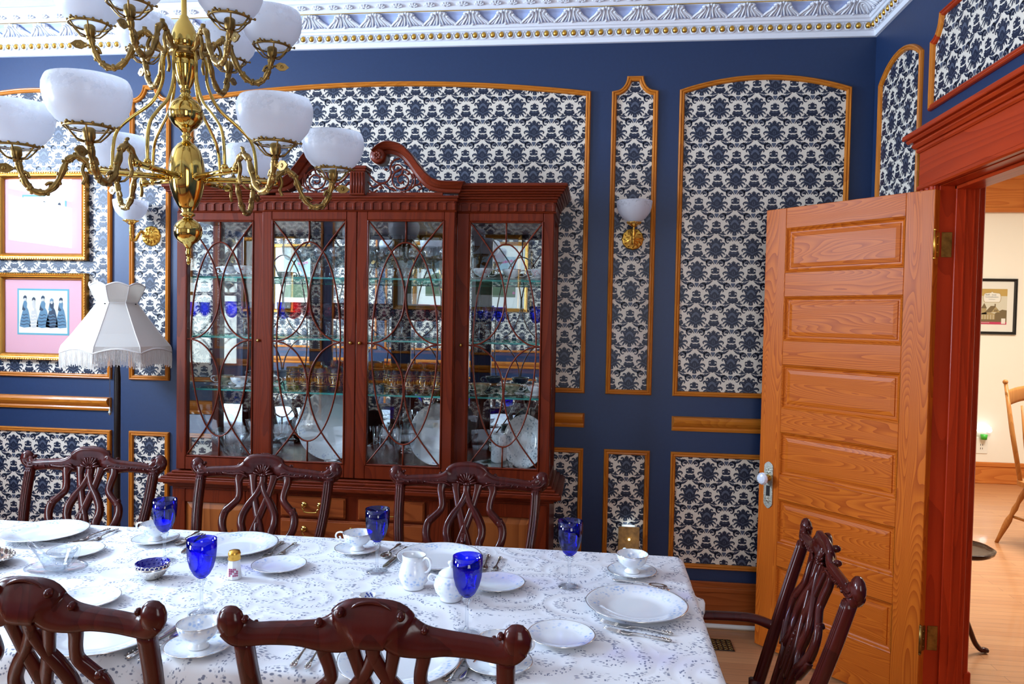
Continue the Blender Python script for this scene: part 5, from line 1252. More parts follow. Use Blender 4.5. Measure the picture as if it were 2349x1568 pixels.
standing('serving_platter', 'patterned oval platter standing at the bottom right of the cabinet', -.350, -.17, .105, M['paisley'], -.15, 1.25)
r = empty('champagne_flute', (-1.04, -.26, SH0), label='tall clear champagne flute in the cluster at the bottom of the cabinet', cat='flute', group='champagne flutes at the bottom of the cabinet')
mb = MB(); mb.lathe([(0, .072), (.008, .076), (.016, .11), (.022, .205), (.021, .205), (.0145, .112), (0, .084)], n=16, cap1=False); mb.build('bowl', M['clear'], r)
mb = MB(); mb.lathe([(0, 0), (.030, 0), (.030, .002), (.008, .008), (.004, .02), (.009, .03), (.004, .04), (.008, .05), (.005, .072), (.0, .074)], n=14); mb.build('stem', M['clear'], r)
for x, y in ((-.975, -.24), (-1.02, -.18), (-.955, -.31), (-1.05, -.33), (-.915, -.19)): dup(r, (x, y, SH0), .2)
r = empty('patterned_vase', (-.475, -.20, SH0), 0, 'pale patterned cylindrical vase at the bottom right of the cabinet', 'vase')
mb = MB(); mb.lathe([(0, 0), (.036, 0), (.038, .01), (.038, .14), (.034, .155), (.036, .170), (.034, .17), (.030, .155), (.034, .14), (.034, .012), (0, .01)], n=24); mb.build('vase_body', M['paisley'], r)
M['cupgold2'] = simple('dark_green_dish_glaze', (.03, .05, .035), .08, coat=1.0)
st = plate('green_dish', .095, M['cupgold2'], 'dark green dish in the low stack at the bottom right of the cabinet', 'dish', 'stack of dark green dishes', .016); st.location = (-.49, -.30, SH0)
for k in range(1, 4): dup(st, (-.49, -.30, SH0+.0088*k), .2*k)
r = cupobj('small_cup', M['cupm'], 'small white footed cup at the bottom of the cabinet, before the round platter', 'cup', None, .030, .034); r.location = (-1.275, -.345, SH0)
r = cupobj('small_cup', M['cupm'], 'small pale cup beneath the cut glass bowl, leftmost cabinet door', 'cup', None, .026, .022); r.location = (-1.74, -.345, SH0)

# ------------------------------------------------------------------ chandelier
HX, HY, HZ = -1.166, -1.81, 1.91
ch = empty('chandelier', (HX, HY, HZ), label='large polished brass chandelier with twelve frosted glass bowl shades in two tiers', cat='chandelier')
ch.rotation_euler = (.038, -.003, 0)
ZL = lambda z: z-HZ
mb = MB()
C_ = [(0, 1.664), (.005, 1.668), (.0065, 1.678), (.004, 1.684), (.007, 1.692), (.009, 1.700), (.006, 1.708), (.009, 1.716), (.014, 1.722)]
C_ += [(.0385*math.cos(a), 1.759+.0385*math.sin(a)) for a in [-1.18+2.36*k/12 for k in range(13)]]
C_ += [(.012, 1.799), (.020, 1.803), (.020, 1.808), (.014, 1.812), (.026, 1.830), (.037, 1.852), (.045, 1.880), (.0485, 1.905), (.0490, 1.915), (.0485, 1.930), (.045, 1.958), (.037, 1.985), (.024, 2.002), (.014, 2.008), (.010, 2.016), (.016, 2.022), (.010, 2.028), (.012, 2.036), (.018, 2.042)]
C_ += [(.0465*math.cos(a), 2.087+.0465*math.sin(a)) for a in [-1.15+2.3*k/12 for k in range(13)]]
C_ += [(.017, 2.134), (.011, 2.141), (.015, 2.147), (.012, 2.152), (.018, 2.165), (.027, 2.188), (.033, 2.215), (.034, 2.235), (.026, 2.238), (.030, 2.245), (.030, 2.262), (.039, 2.268), (.0385, 2.285), (.034, 2.305), (.024, 2.330), (.013, 2.345), (.012, 2.352), (.008, 2.356), (.0075, 2.40), (.0075, 3.07), (.02, 3.075), (.05, 3.09), (.055, 3.118), (0, 3.118)]
mb.lathe([(r_, ZL(z)) for r_, z in C_], n=36); mb.build('column', M['brass'], ch)
mb = MB(); mb.lathe([(.036, ZL(2.244)), (.042, ZL(2.248)), (.042, ZL(2.262)), (.036, ZL(2.266))], n=24)
mb.build('upper_collar', M['antique'], ch)
def rpt(a, pts): return [(p[0]*math.cos(a), p[0]*math.sin(a), ZL(p[1])) for p in pts]
def gallery(parent, a, rad, z, key=True):
    cx_, cy_ = rad*math.cos(a), rad*math.sin(a); mb = MB(); zz = ZL(z)
    n = 32; R = .050
    mb.tube([(cx_+R*math.cos(2*PI*k/n), cy_+R*math.sin(2*PI*k/n), zz+.010) for k in range(n)], .0032, .0036, nrm=(0, 0, 1), n=6, closed=True)
    for k in range(16): b = 2*PI*k/16; mb.sph((cx_+R*1.04*math.cos(b), cy_+R*1.04*math.sin(b), zz+.013), .0040, 6)
    for k in range(6):
        b = 2*PI*k/6; mb.tube([(cx_+q*math.cos(b), cy_+q*math.sin(b), zz+h) for q, h in ((.010, -.022), (.026, -.018), (.040, -.004), (.050, .008))], .0022, n=5)
    for k in range(3): b = 2*PI*k/3+.4; mb.tube([(cx_+.047*math.cos(b), cy_+.047*math.sin(b), zz+.012), (cx_+.062*math.cos(b), cy_+.062*math.sin(b), zz+.013)], .0018, n=5); mb.sph((cx_+.062*math.cos(b), cy_+.062*math.sin(b), zz+.013), .0038, 6)
    mb.lathe([(0, -.030), (.008, -.030), (.009, -.022), (.014, -.012), (.014, .006), (.010, .010), (0, .010)], (cx_, cy_, zz), 12)
    return mb.build('shade_gallery', M['antique'], parent)
def shade(parent, a, rad, z, s=1.0):
    mb = MB(); P = [(.043, 0), (.049, .004), (.066, .016), (.080, .034), (.089, .056), (.0925, .078), (.0915, .094), (.087, .106), (.084, .111), (.082, .111), (.085, .105), (.0895, .093), (.0905, .078), (.087, .057), (.078, .036), (.064, .018), (.044, .006)]
    mb.lathe([(r_*s, h*s) for r_, h in P], n=36, cap0=False, cap1=False)
    o = mb.build('glass_shade', M['frost'], parent); o.location = (rad*math.cos(a), rad*math.sin(a), ZL(z)+.008); return o
def acanth(mb, P, r, n_=4):
    """small leaf beads hugging the arm"""
    for k in range(1, len(P)-1):
        x, y, z = P[k]; mb.sph((x, y, z), r*(1.28 if k % 2 else 1.05), 6)
LOW = [(.236, 1.912), (.246, 1.932), (.268, 1.947), (.292, 1.936), (.305, 1.905), (.322, 1.868), (.350, 1.846), (.380, 1.856), (.396, 1.886), (.404, 1.918), (.408, 1.942)]
UPP = [(.036, 2.256), (.060, 2.258), (.080, 2.285), (.100, 2.298), (.118, 2.284), (.130, 2.250), (.150, 2.212), (.178, 2.192), (.206, 2.200), (.222, 2.228), (.230, 2.258), (.233, 2.279)]
PH0 = math.radians(29.9); PH1 = math.radians(27.7)
for k in range(6):
    a = PH0+k*PI/3
    mb = MB(); mb.tube(rpt(a, [(.044, 1.908), (.236, 1.911)]), .0080, n=12); mb.tube(rpt(a, [(.225, 1.911), (.245, 1.912)]), .0105, n=12); mb.tube(rpt(a, [(.046, 1.908), (.056, 1.908)]), .0115, n=12)
    arm = mb.build('lower_arm', M['brass'], ch)
    mb = MB(); Q = rpt(a, cr(LOW, 4)); mb.tube(Q, [.0082+.0016*math.sin(i*1.3) for i in range(len(Q))], n=8)
    for i in range(3, len(Q)-3, 2):
        T_ = Vector(Q[i+1])-Vector(Q[i-1]); sd = T_.cross(Vector((-math.sin(a), math.cos(a), 0))).normalized(); q = Vector(Q[i])+sd*(.0062 if i % 4 < 2 else -.0062); mb.sph(tuple(q), .0058, 6)
    P = rpt(a, LOW); 
    for i in range(2, len(P)-1): mb.sph(P[i], .0098 if i % 2 else .0088, 8)
    mb.tube(rpt(a, cr([(.300, 1.925), (.285, 1.915), (.272, 1.925), (.262, 1.905), (.268, 1.885), (.264, 1.872)], 3)), [.0045, .005, .0055, .006, .0065, .007, .007, .007, .0065, .006, .0055, .005, .004, .0035, .003, .002], n=6) if False else None
    mb.tube(rpt(a, cr([(.252, 1.932), (.258, 1.912), (.252, 1.890), (.259, 1.874)], 4)), .0052, n=6); mb.tube(rpt(a, cr([(.268, 1.950), (.271, 1.962), (.264, 1.966)], 3)), .0045, n=6)
    mb.tube(rpt(a, cr([(.318, 1.872), (.335, 1.874), (.345, 1.866)], 3)), .004, n=6); mb.tube(rpt(a, cr([(.398, 1.90), (.386, 1.896), (.380, 1.882)], 3)), .004, n=6)
    mb.build('arm_scroll', M['antique'], arm)
    mb = MB(); KM = Matrix.Translation((.436*math.cos(a), .436*math.sin(a), ZL(1.905))) @ Matrix.Rotation(a, 4, 'Z'); mb.M = KM
    mb.prism([(-.020, -.004), (-.006, -.013), (.008, -.011), (.022, 0), (.008, .011), (-.006, .013), (-.020, .004)], lambda u, v: (u, -.002, v), lambda u, v: (u, .002, v)); mb.tube([(-.034, 0, 0), (-.016, 0, 0)], .003, n=6); mb.sph((0, 0, 0), .007, 8, sc=(1, .6, 1)); mb.build('gas_key', M['antique'], arm)
    gallery(arm, a, .408, 1.952); shade(arm, a, .408, 1.952)
    mb = MB(); Q = cr([(.046, 2.252), (.056, 2.225), (.058, 2.170), (.085, 2.110), (.135, 2.065), (.172, 2.025), (.184, 1.975), (.186, 1.915)], 5)
    mb.tube(rpt(a, Q), .0046, n=8); mb.sph(rpt(a, [(.186, 1.912)])[0], .011, 10); mb.lathe([(.008, 0), (.011, .004), (.007, .012)], rpt(a, [(.186, 1.918)])[0], 10); mb.build('brace', M['brass'], ch)
for k in range(6):
    a = PH1+k*PI/3
    mb = MB(); Q = rpt(a, cr(UPP, 4)); mb.tube(Q, [.0078+.0016*math.sin(i*1.3) for i in range(len(Q))], n=8); P = rpt(a, UPP)
    for i in range(8, len(Q)-3, 2):
        T_ = Vector(Q[i+1])-Vector(Q[i-1]); sd = T_.cross(Vector((-math.sin(a), math.cos(a), 0))).normalized(); q = Vector(Q[i])+sd*(.006 if i % 4 < 2 else -.006); mb.sph(tuple(q), .0056, 6)
    for i in range(2, len(P)-1): mb.sph(P[i], .0092 if i % 2 else .0082, 8)
    mb.tube(rpt(a, cr([(.086, 2.285), (.094, 2.262), (.088, 2.238), (.096, 2.220)], 4)), .005, n=6); mb.tube(rpt(a, [(.100, 2.298), (.100, 2.311)]), .0065, n=8)
    mb.tube(rpt(a, cr([(.226, 2.245), (.214, 2.240), (.208, 2.226)], 3)), .004, n=6)
    arm = mb.build('upper_arm', M['antique'], ch)
    mb = MB(); mb.M = Matrix.Translation((.260*math.cos(a), .260*math.sin(a), ZL(2.245))) @ Matrix.Rotation(a, 4, 'Z')
    mb.prism([(-.018, -.004), (-.006, -.012), (.008, -.010), (.020, 0), (.008, .010), (-.006, .012), (-.018, .004)], lambda u, v: (u, -.002, v), lambda u, v: (u, .002, v)); mb.tube([(-.034, 0, 0), (-.014, 0, 0)], .003, n=6); mb.sph((0, 0, 0), .006, 8, sc=(1, .6, 1)); mb.build('gas_key', M['antique'], arm)
    gallery(arm, a, .233, 2.289); shade(arm, a, .233, 2.289, .92)

# ------------------------------------------------------------------ wall sconces
def sconce(x, lab, y0=0, flip=1, hz=1.938, sx=0.0):
    r = empty('wall_sconce', (x, y0, hz), 0 if flip > 0 else PI, lab, 'wall lamp', 'brass wall sconces')
    mb = MB(); mb.M = Matrix.Translation((0, -.001, 0)) @ Matrix.Rotation(PI/2, 4, 'X')
    mb.lathe([(.052, 0), (.054, .004), (.048, .009), (.040, .008), (.028, .016), (.014, .022), (0, .026)], n=32, wob=lambda a, k: 1+.03*math.cos(a*12))
    for k in range(12): b = 2*PI*k/12; mb.tube([(.016*math.cos(b), .016*math.sin(b), .020), (.034*math.cos(b+.2), .034*math.sin(b+.2), .014), (.045*math.cos(b), .045*math.sin(b), .010)], .003, n=5)
    mb.build('wall_plate', M['gold'], r)
    mb = MB(); P = cr([(0, -.02, 0), (sx*.3, -.038, -.002), (sx*.5, -.052, .018), (sx*.6, -.066, .004), (sx*.8, -.080, -.028), (sx, -.096, -.030), (sx, -.106, -.006), (sx, -.108, .03), (sx, -.108, .06)], 4); mb.tube(P, [.007+.0015*math.sin(i) for i in range(len(P))], n=8)
    for p in P[::4][1:]: mb.sph(p, .0088, 8)
    mb.build('arm', M['gold'], r)
    mb = MB(); n = 24
    mb.tube([(sx+.034*math.cos(2*PI*k/n), -.108+.034*math.sin(2*PI*k/n), .068) for k in range(n)], .003, n=6, closed=True); mb.lathe([(0, -.012), (.010, -.010), (.012, .008), (0, .012)], (sx, -.108, .058), 12)
    for k in range(6): b = PI*k/3; mb.tube([(sx+.008*math.cos(b), -.108+.008*math.sin(b), .050), (sx+.034*math.cos(b), -.108+.034*math.sin(b), .067)], .002, n=5); mb.sph((sx+.036*math.cos(b+.5), -.108+.036*math.sin(b+.5), .070), .0038, 6)
    mb.build('shade_gallery', M['gold'], r)
    mb = MB(); P = [(.033, 0), (.036, .004), (.056, .018), (.074, .042), (.083, .068), (.087, .098), (.086, .100), (.0845, .098), (.081, .068), (.072, .044), (.054, .021), (.034, .007)]
    mb.lathe(P, n=32, cap0=False, cap1=False); o = mb.build('glass_shade', M['frost2'], r); o.location = (sx, -.108, .073)
M['frost2'] = frosted('sconce_frosted_glass')
sconce(.156, 'gold wall sconce with frosted glass bowl in the narrow panel right of the cabinet')
sconce(-2.417, 'gold wall sconce with frosted glass bowl on the wall left of the cabinet', sx=-.05)

# ------------------------------------------------------------------ floor lamp
r = empty('floor_lamp', (-2.392, -.325, 0), label='floor lamp with fringed cream silk shade standing left of the cabinet', cat='lamp')
mb = MB(); mb.lathe([(.14, 0), (.145, .012), (.11, .022), (.04, .035), (.022, .06), (.018, .10)], n=28); mb.build('base', M['dark'], r)
mb = MB(); mb.lathe([(.016, .09), (.0155, 1.2), (.012, 1.25), (.012, 1.56)], n=16); mb.build('pole', M['dark'], r)
NP = 8; PR = [(.262, 1.345, 1), (.255, 1.360, 1), (.205, 1.42, .9), (.145, 1.50, .8), (.100, 1.562, .6), (.094, 1.572, .6), (.106, 1.590, .7), (.128, 1.640, 1), (.132, 1.652, 1)]
mb = MB(); n = NP*8; vs = []; fs = []
for k, (R, z, sc_) in enumerate(PR):
    for i in range(n):
        t = (i % 8)/8; a = 2*PI*i/n; fac = math.cos(PI/NP)/math.cos((t-.5)*2*PI/NP)
        dz = -.018*math.sin(PI*t)*0 
        if k == 0: dz = .020*abs(math.sin(PI*t))-.016
        if k >= 7: dz = .016*math.sin(PI*t)*(1 if k == 8 else .6)
        vs.append((R*fac*math.cos(a+.2), R*fac*math.sin(a+.2), z+dz))
for k in range(len(PR)-1):
    for i in range(n): j = (i+1) % n; fs.append((k*n+i, k*n+j, (k+1)*n+j, (k+1)*n+i))
mb.add(vs, fs, 0, False)
def fabric(name, col):
    m, N, L, b = new_mat(name); b.inputs['Base Color'].default_value = (*col, 1); b.inputs['Roughness'].default_value = .75
    tl = N.new('ShaderNodeBsdfTranslucent'); tl.inputs[0].default_value = (*col, 1); ms = N.new('ShaderNodeMixShader'); ms.inputs[0].default_value = .35
    L.new(b.outputs[0], ms.inputs[1]); L.new(tl.outputs[0], ms.inputs[2]); L.new(ms.outputs[0], N['Material Output'].inputs[0]); return m
M['silk'] = fabric('translucent_silk', (.82, .77, .70))
so = mb.build('lamp_shade', M['silk'], r); sm = so.modifiers.new('t', 'SOLIDIFY'); sm.thickness = .002
mb = MB()
for s in range(NP):
    i = s*8
    mb.tube([tuple(vs[k*n+i]) for k in range(len(PR))], .0035, n=5)
for k in (0, 8): mb.tube([tuple(vs[k*n+i]) for i in range(n)], .0045, n=5, closed=True)
mb.tube([tuple(vs[5*n+i]) for i in range(n)], .004, n=5, closed=True); mb.build('braid_trim', M['fringe'], r)
mb = MB()
for i in range(300):
    t = i/300*n; k = int(t); f = t-k; p = vs[k]; q = vs[(k+1) % n]; x = p[0]+(q[0]-p[0])*f; y = p[1]+(q[1]-p[1])*f; z = p[2]+(q[2]-p[2])*f; L_ = .078+.006*math.sin(i*2.4)
    mb.tube([(x, y, z), (x*1.004+.001*math.sin(i), y*1.004, z-L_*.5), (x*1.002, y*1.002, z-L_)], [.0022, .0020, .0016], n=4, caps=False)
fo = mb.build('fringe', M['fringe'], r); fo['kind'] = 'stuff'
mb = MB(); mb.tube([(-.04, .0, 1.40), (-.04, 0, 1.045)], .0012, n=5); mb.lathe([(0, 1.005), (.006, 1.010), (.009, 1.022), (.004, 1.030), (.006, 1.036), (.003, 1.046), (0, 1.048)], (-.04, 0, 0), 10); mb.build('pull_chain', M['nickel'], r)
mb = MB(); mb.tube([(-.10, 0, 1.565), (.10, 0, 1.565)], .003, n=5); mb.tube([(0, -.10, 1.565), (0, .10, 1.565)], .003, n=5); mb.build('shade_carrier', M['dark'], r)

# ------------------------------------------------------------------ framed pictures
def picture(name, f, u0, u1, z0, z1, lab, fw_=.040, mats=None, mat=None, inner=None, draw=None, grp=None, liner=None, depth=.034, edge=True):
    """f(u, z, h) maps to the wall"""
    cx_, cz_ = (u0+u1)/2, (z0+z1)/2; root = empty(name, f(cx_, cz_, 0), 0, lab, 'picture', grp); o0 = Vector(f(cx_, cz_, 0))
    g = lambda u, z, h: tuple(Vector(f(u, z, h))-o0)
    mb = MB(); O = rect(u0, u1, z0, z1); vs = []; fs = []
    PF = [(0, 0), (0, depth*.8), (.004, depth), (.010, depth*.96), (.013, depth*.75), (fw_*.5, depth*.7), (fw_*.62, depth*.85), (fw_*.8, depth*.7), (fw_*.9, depth*.55), (fw_, depth*.35), (fw_, .004)]
    for d, h in PF: vs += [g(u, z, h) for u, z in offset(O, d)]
    for k in range(len(PF)-1):
        for i in range(4): j = (i+1) % 4; fs.append((k*4+i, k*4+j, (k+1)*4+j, (k+1)*4+i))
    mb.add(vs, fs); 
    if edge:
        for (ua, za), (ub, zb_) in zip(offset(O, .006), offset(O, .006)[1:]+offset(O, .006)[:1]):
            L_ = math.hypot(ub-ua, zb_-za); c = int(L_/.014)
            for k in range(c): t = k/c; mb.sph(g(ua+(ub-ua)*t, za+(zb_-za)*t, depth*.98), .0042, 6)
    mb.build('frame', mats, root)
    mb = MB(); i0 = offset(O, fw_-.002); mb.add([g(u, z, .006) for u, z in i0], [(0, 1, 2, 3)]); mb.build('mat_board', mat, root)
    if liner:
        mb = MB(); a, b, c, d = inner; e = .010; mb.add([g(u, z, .0068) for u, z in rect(a-e, b+e, c-e, d+e)], [(0, 1, 2, 3)]); mb.build('mat_liner', liner, root)
    a, b, c, d = inner; mb = MB(); mb.add([g(u, z, .0074) for u, z in rect(a, b, c, d)], [(0, 1, 2, 3)], 0)
    ms = [M['printpaper']]
    def poly(pts, m, lay=1):
        if m not in ms: ms.append(m)
        for t_ in tessellate_polygon([[Vector((p[0], p[1], 0)) for p in pts]]): mb.add([g(a+(b-a)*pts[i][0], c+(d-c)*pts[i][1], .0074+.0003*lay) for i in t_], [(0, 1, 2)], ms.index(m))
    if draw: draw(poly)
    mb.build('print', ms, root, recalc=False)
    mb = MB(); mb.add([g(u, z, .011) for u, z in i0], [(0, 1, 2, 3)]); mb.build('picture_glass', M['picglass'], root)
    return root
M['picglass'] = glass('picture_glass', (.97, .97, .97), .25, base=.012)
def ladies(poly):
    poly([(0, 0), (1, 0), (1, .22), (.5, .26), (0, .22)], M['ivory'], 1)
    for x, w_, m, h in ((.13, .10, M['figblue'], .86), (.31, .08, M['figpale'], .82), (.50, .12, M['figblue'], .86), (.68, .11, M['figdark'], .80), (.87, .10, M['figblue'], .82)):
        q = w_*1.15; alt = M['figpale'] if m is not M['figpale'] else M['figdark']; sh_ = M['figdark'] if m is M['figblue'] else (M['ivory'] if m is M['figpale'] else M['figblue'])
        poly([(x-q, .15), (x-q*.2, .12), (x+q, .14), (x+q*.95, .26), (x+q*.75, .42), (x+q*.55, .54), (x+q*.30, .60), (x+q*.36, .70), (x+q*.15, .76), (x-q*.18, .76), (x-q*.38, .68), (x-q*.26, .60), (x-q*.55, .46), (x-q*.85, .30)], m, 2)
        for j in range(4): zz = .20+j*.075; k_ = q*(.88-.13*j); poly([(x-k_, zz), (x-k_*.3, zz-.02), (x+k_*.4, zz+.005), (x+k_, zz-.01), (x+k_, zz+.006), (x+k_*.4, zz+.022), (x-k_*.3, zz), (x-k_, zz+.016)], sh_, 3)
        poly([(x-q*.38, .68), (x-q*.55, .54), (x-q*.1, .52), (x+q*.1, .56), (x-q*.25, .60)], sh_, 3)
        poly([(x+.028*math.cos(t), h-.07+.045*math.sin(t)) for t in [PI*k/4 for k in range(8)]], M['figpale'], 4)
        poly([(x-.036, h-.07), (x-.01, h-.04), (x+.036, h-.05), (x+.03, h), (x, h+.025), (x-.034, h-.01)], sh_ if m is not M['figpale'] else alt, 5)
def garden(poly):
    poly([(0, .55), (1, .55), (1, 1), (0, 1)], M['sky_print'], 1); poly([(0, 0), (1, 0), (1, .45), (.6, .6), (0, .5)], M['print_green'], 2)
    for k in range(14): x = (k*.37) % 1*.9+.05; y = (k*.53) % .8+.08; poly([(x-.04, y), (x+.04, y-.01), (x+.05, y+.04), (x, y+.07), (x-.05, y+.03)], M['ivory'] if k % 3 else M['pinkpaint'], 3)
M['print_green'] = simple('print_green', (.09, .13, .07), .8)
M['sky_print'] = simple('print_sky', (.30, .42, .46), .8)
picture('framed_print', fb, -3.318, -2.780, 1.802, 2.282, 'gilt framed print on a pink mat, upper of the pair at the left edge', .038, M['goldframe'], M['pink'], (-3.165, -2.92, 1.94, 2.15), ladies, 'gilt framed fashion prints', M['teal'])
picture('framed_print', fb, -3.318, -2.780, 1.252, 1.732, 'gilt framed print of five ladies on a pink mat, lower of the pair', .038, M['goldframe'], M['pink'], (-3.195, -2.905, 1.400, 1.635), ladies, 'gilt framed fashion prints', M['teal'])
for a, b in ((.78, 1.38), (1.46, 2.06)):
    picture('framed_landscape', ff, a, b, 1.60, 2.36, 'gilt framed garden landscape hanging on the wall behind the viewer, seen in the cabinet mirror', .040, M['goldframe'], M['ivory'], (a+.14, b-.14, 1.76, 2.20), garden, 'gilt framed landscapes seen in the mirror')
picture('framed_landscape', ff, 3.10, 3.70, 1.55, 2.32, 'gilt framed garden landscape near the rear corner, seen behind the wine glasses in the mirror', .040, M['goldframe'], M['ivory'], (3.24, 3.56, 1.72, 2.16), garden)

# ------------------------------------------------------------------ small wall things and the floor register
r = empty('night_light', (.169, 0, .44), 0, 'small square amber glass night light plugged in low on the far wall', 'night light')
mb = MB(); mb.box(-.035, .035, -.006, -.0025, -.057, .057, 0, .002); mb.build('outlet_plate', M['ivory'], r)
mb = MB(); mb.box(-.018, .018, -.045, -.006, -.03, .02, 0, .004); mb.build('plug_body', M['ivory'], r)
M['ambershade'] = simple('amber_square_shade', (.50, .30, .09), .35, coat=.4, noise=.4, nscale=40)
mb = MB(); mb.box(-.052, .052, -.066, -.060, -.062, .062, 0, .002); mb.box(-.008, .008, -.061, -.044, -.01, .01); mb.build('square_shade', M['ambershade'], r)
M['bulb'] = simple('night_bulb', (.9, .9, .8), .3, emit=((1.0, .80, .35), 2.5))
mb = MB(); mb.sph((.002, -.069, .0), .006, 8); mb.build('bulb', M['bulb'], r)
ld = bpy.data.lights.new('night_light_glow', 'POINT'); ld.energy = .05; ld.color = (.6, .8, 1.0); ld.shadow_soft_size = .01
lo = bpy.data.objects.new('night_light_glow', ld); COL.objects.link(lo); lo.location = (.169, -.035, .49)
r = empty('floor_register', (.575, -.215, 0), 0, 'dark ornate metal floor register by the baseboard behind the armchair', 'floor vent')
mb = MB(); mb.box(-.085, .085, -.062, .062, 0.0005, .004, 0, .001); mb.build('register_plate', M['dark'], r)
mb = MB()
for i in range(7):
    for j in range(5): mb.tube([(-.072+i*.024+.009*math.cos(t), -.048+j*.024+.009*math.sin(t), .005) for t in [2*PI*q/8 for q in range(8)]], .002, n=4, closed=True)
mb.build('register_grille', M['antique'], r)

# ------------------------------------------------------------------ neighbouring room
fn = lambda u, z, h: (u, 4.0-h, z)
def house(poly):
    poly([(0, .80), (1, .80), (1, 1), (0, 1)], M['ochre'], 1); poly([(0, 0), (1, 0), (1, .07), (0, .07)], M['crimson'], 2)
    poly([(0, .07), (1, .07), (1, .40), (.85, .42), (.6, .30), (.3, .32), (0, .20)], M['sepia'], 1)
    poly([(.10, .14), (.62, .14), (.62, .30), (.40, .36), (.10, .29)], M['sepia2'], 2); poly([(.16, .28), (.36, .28), (.34, .46), (.20, .46)], M['sepia2'], 2); poly([(.17, .45), (.36, .45), (.27, .60)], M['sepia'], 3)
    poly([(.30, .34), (.80, .34), (.62, .52), (.48, .52)], M['sepia'], 3); poly([(.50, .34), (.78, .34), (.64, .50)], M['sepia2'], 4); poly([(.60, .50), (.64, .50), (.64, .58), (.60, .58)], M['sepia'], 4)
    poly([(.60, .36), (.64, .36), (.64, .42), (.60, .42)], M['sepia'], 5); poly([(.66, .36), (.70, .36), (.70, .42), (.66, .42)], M['sepia'], 5)
    for k in range(6): poly([(.12+k*.09, .14), (.13+k*.09, .14), (.13+k*.09, .27), (.12+k*.09, .27)], M['ivory'], 5)
    P = [(.24, .66), (.27, .62), (.76, .62), (.79, .66), (.81, .75), (.79, .84), (.76, .88), (.55, .90), (.51, .93), (.47, .90), (.27, .88), (.24, .84), (.22, .75)]
    poly(P, M['sepia2'], 3); poly([(.51+(x-.51)*.94, .76+(y-.76)*.92) for x, y in P], M['ivory'], 4)
    poly([(.83, .02), (.96, .02), (.96, .17), (.83, .17)], M['ivory'], 4)
M['ochre'] = simple('poster_ochre', (.50, .33, .08), .8); M['crimson'] = simple('poster_crimson', (.50, .03, .10), .8); M['sepia'] = simple('poster_sepia', (.16, .11, .045), .8); M['sepia2'] = simple('poster_light_sepia', (.38, .29, .13), .8)
po = picture('framed_poster', fn, 3.42, 4.022, 1.462, 2.005, 'black framed poster of a turreted house on the far cream wall beyond the doorway', .028, M['black'], M['ivory'], (3.650, 3.935, 1.560, 1.905), house, None, None, .025, False)
# curly lettering inside the cartouche and on the red strip: small raised strokes
mb = MB()
def stroke(pts, r_=.0016, col=0): mb.tube([(a-3.721, -.0105, b-1.7335) for a, b in pts], r_, .0004, nrm=(0, 1, 0), n=4)
for row, (x0, x1, z, h) in enumerate(((3.735, 3.775, 1.842, .018), (3.795, 3.84, 1.842, .012), (3.735, 3.86, 1.822, .012), (3.765, 3.825, 1.802, .006))):
    n = int((x1-x0)/.010)
    for k in range(n): x = x0+k*.010; stroke([(x, z), (x+.002, z+h*(.6+.4*((k*7) % 3 == 0))), (x+.005, z+h*.4), (x+.006, z), (x+.009, z+h*.2)], .0011)
mb.build('poster_lettering', M['figblue'], po)
mb = MB()
for k in range(8): x = 3.70+k*.010; stroke([(x, 1.570), (x+.002, 1.580), (x+.006, 1.577), (x+.007, 1.570)], .0011)
mb.build('poster_strip_lettering', M['ivory'], po)
r = empty('flower_night_light', (3.753, 4.0, .40), 0, 'white outlet with glowing flower night light low on the cream wall', 'night light')
mb = MB(); mb.box(-.055, .055, -.008, -.0005, -.11, .05, 0, .003); mb.build('outlet_plate', M['ivory'], r)
mb = MB(); 
for z in (-.055, -.02): mb.box(-.012, -.008, -.0095, -.0075, z-.012, z+.006); mb.box(.006, .010, -.0095, -.0075, z-.012, z+.006)
mb.build('socket_slots', M['dark'], r)
mb = MB(); mb.lathe([(.026, .035), (.032, .085), (.0, .085)], (0, -.045, 0), 12); mb.build('flower_pot', M['fgreen'], r)
M['petal'] = simple('glowing_petals', (.95, .93, .85), .5, emit=((.80, .90, 1.0), 1.6))
mb = MB()
for k in range(7): a = PI*k/6; mb.sph((.045*math.cos(a), -.05, .125+.04*math.sin(a)), .022, 8, sc=(1.2, .5, 1))
mb.sph((0, -.055, .125), .022, 8); mb.build('petals', M['petal'], r)
ld = bpy.data.lights.new('flower_glow', 'POINT'); ld.energy = .12; ld.color = (.75, .87, 1.0); ld.shadow_soft_size = .03
lo = bpy.data.objects.new('flower_glow', ld); COL.objects.link(lo); lo.location = (3.753, 3.90, .54)
M['darkwood'] = wood('dark_tripod_wood', (.10, .045, .022), (.045, .018, .010), 'x', 8, rough=.15, coat=.8)
r = empty('tripod_table', (1.665, -.150, 0), 0, 'small dark pie crust tripod table just beyond the doorway', 'side table')
wp = lambda a, k: 1+(.035*abs(math.sin(a*4)) if k >= 1 else 0)
mb = MB(); mb.lathe([(0, .488), (.135, .488), (.152, .497), (.157, .513), (.150, .517), (.145, .505), (.128, .502), (0, .502)], n=80, wob=wp); mb.build('tabletop', M['darkwood'], r)
mb = MB(); mb.lathe([(.03, .12), (.035, .14), (.022, .18), (.038, .25), (.022, .32), (.016, .40), (.026, .46), (.05, .489)], n=18); mb.build('pedestal', M['mahog'], r)
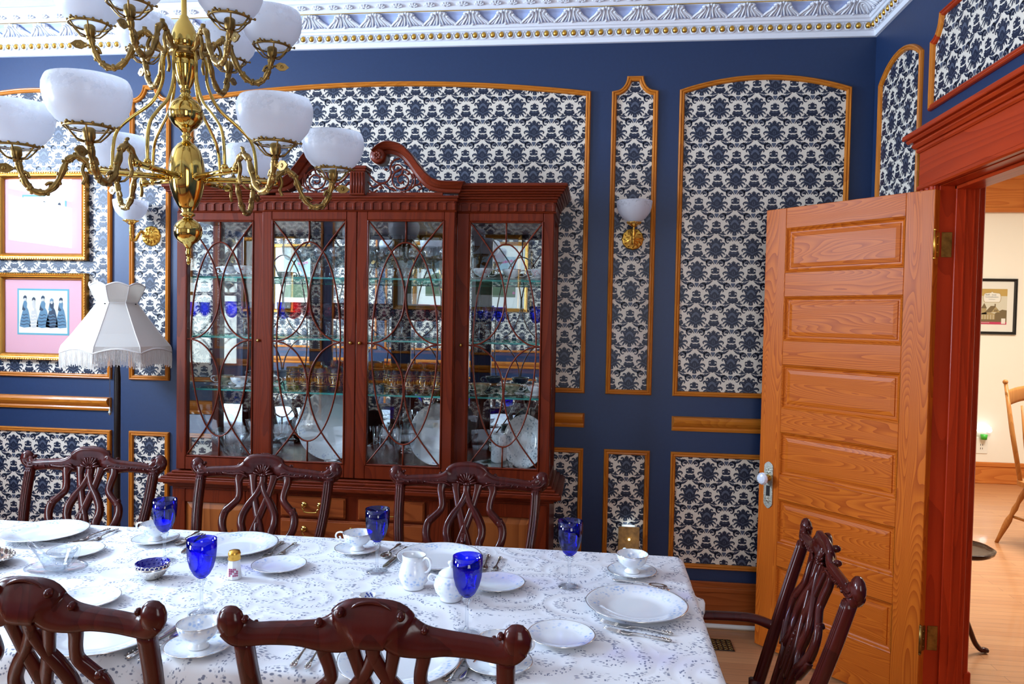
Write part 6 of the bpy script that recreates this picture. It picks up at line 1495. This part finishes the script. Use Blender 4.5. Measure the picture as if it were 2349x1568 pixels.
for k in range(3):
    a = .27+k*2*PI/3; mb = MB(); P = cr([(.02, .16), (.06, .175), (.09, .12), (.12, .055), (.15, .020), (.170, .016), (.185, .012)], 4)
    mb.tube([(q*math.cos(a), q*math.sin(a), z) for q, z in P], [.016-.0045*math.sin(PI*min(1, i/len(P)*1.3)) for i in range(len(P))], .012, n=8); mb.build('leg', M['mahog'], r)
M['honey'] = wood('honey_maple', (.50, .22, .06), (.32, .12, .03), 'z', 8)
r = empty('spindle_chair', (3.17, 1.66, 0), .25, 'light oak spindle back chair cut by the right edge beyond the doorway', 'chair')
mb = MB(); mb.prism(cr([(-.21, -.20), (.21, -.20), (.23, .05), (.18, .20), (0, .23), (-.18, .20), (-.23, .05)], 4, True), lambda x, y: (x, y, .43), lambda x, y: (x, y, .465)); mb.build('seat', M['honey'], r)
for sx in (-1, 1):
    for sy in (-1, 1):
        mb = MB(); P = [(sx*(.15+.12*t), sy*(.14+.12*t)-.0, .432-.432*t) for t in [q/10 for q in range(11)]]; mb.tube(P, [.014, .016, .019, .014, .020, .014, .022, .021, .017, .014, .012], n=10); mb.build('leg', M['honey'], r)
    mb = MB(); mb.tube([(sx*.19, .16, .46), (sx*.215, .22, .80), (sx*.235, .27, 1.13)], [.015, .016, .012], n=10); mb.sph((sx*.237, .273, 1.145), .018, 8); mb.build('back_post', M['honey'], r)
    mb = MB(); mb.tube([(sx*.20, -.19, .20), (sx*.20, .19, .20)], .010, n=8); mb.build('stretcher', M['honey'], r)
for k in range(5): x = -.12+k*.06; mb = MB(); mb.tube([(x, .17, .46), (x, .215, .75), (x, .25, .98)], [.007, .010, .007], n=8); mb.build('spindle', M['honey'], r)
mb = MB(); P = cr([(-.235, .255, 1.03), (-.12, .275, 1.06), (0, .28, 1.07), (.12, .275, 1.06), (.235, .255, 1.03)], 4); mb.tube(P, .055, .010, nrm=(0, 1, 0), n=10); mb.build('crest_rail', M['honey'], r)
mb = MB(); mb.tube([(-.20, 0, .20), (.20, 0, .20)], .010, n=8); mb.build('stretcher', M['honey'], r)
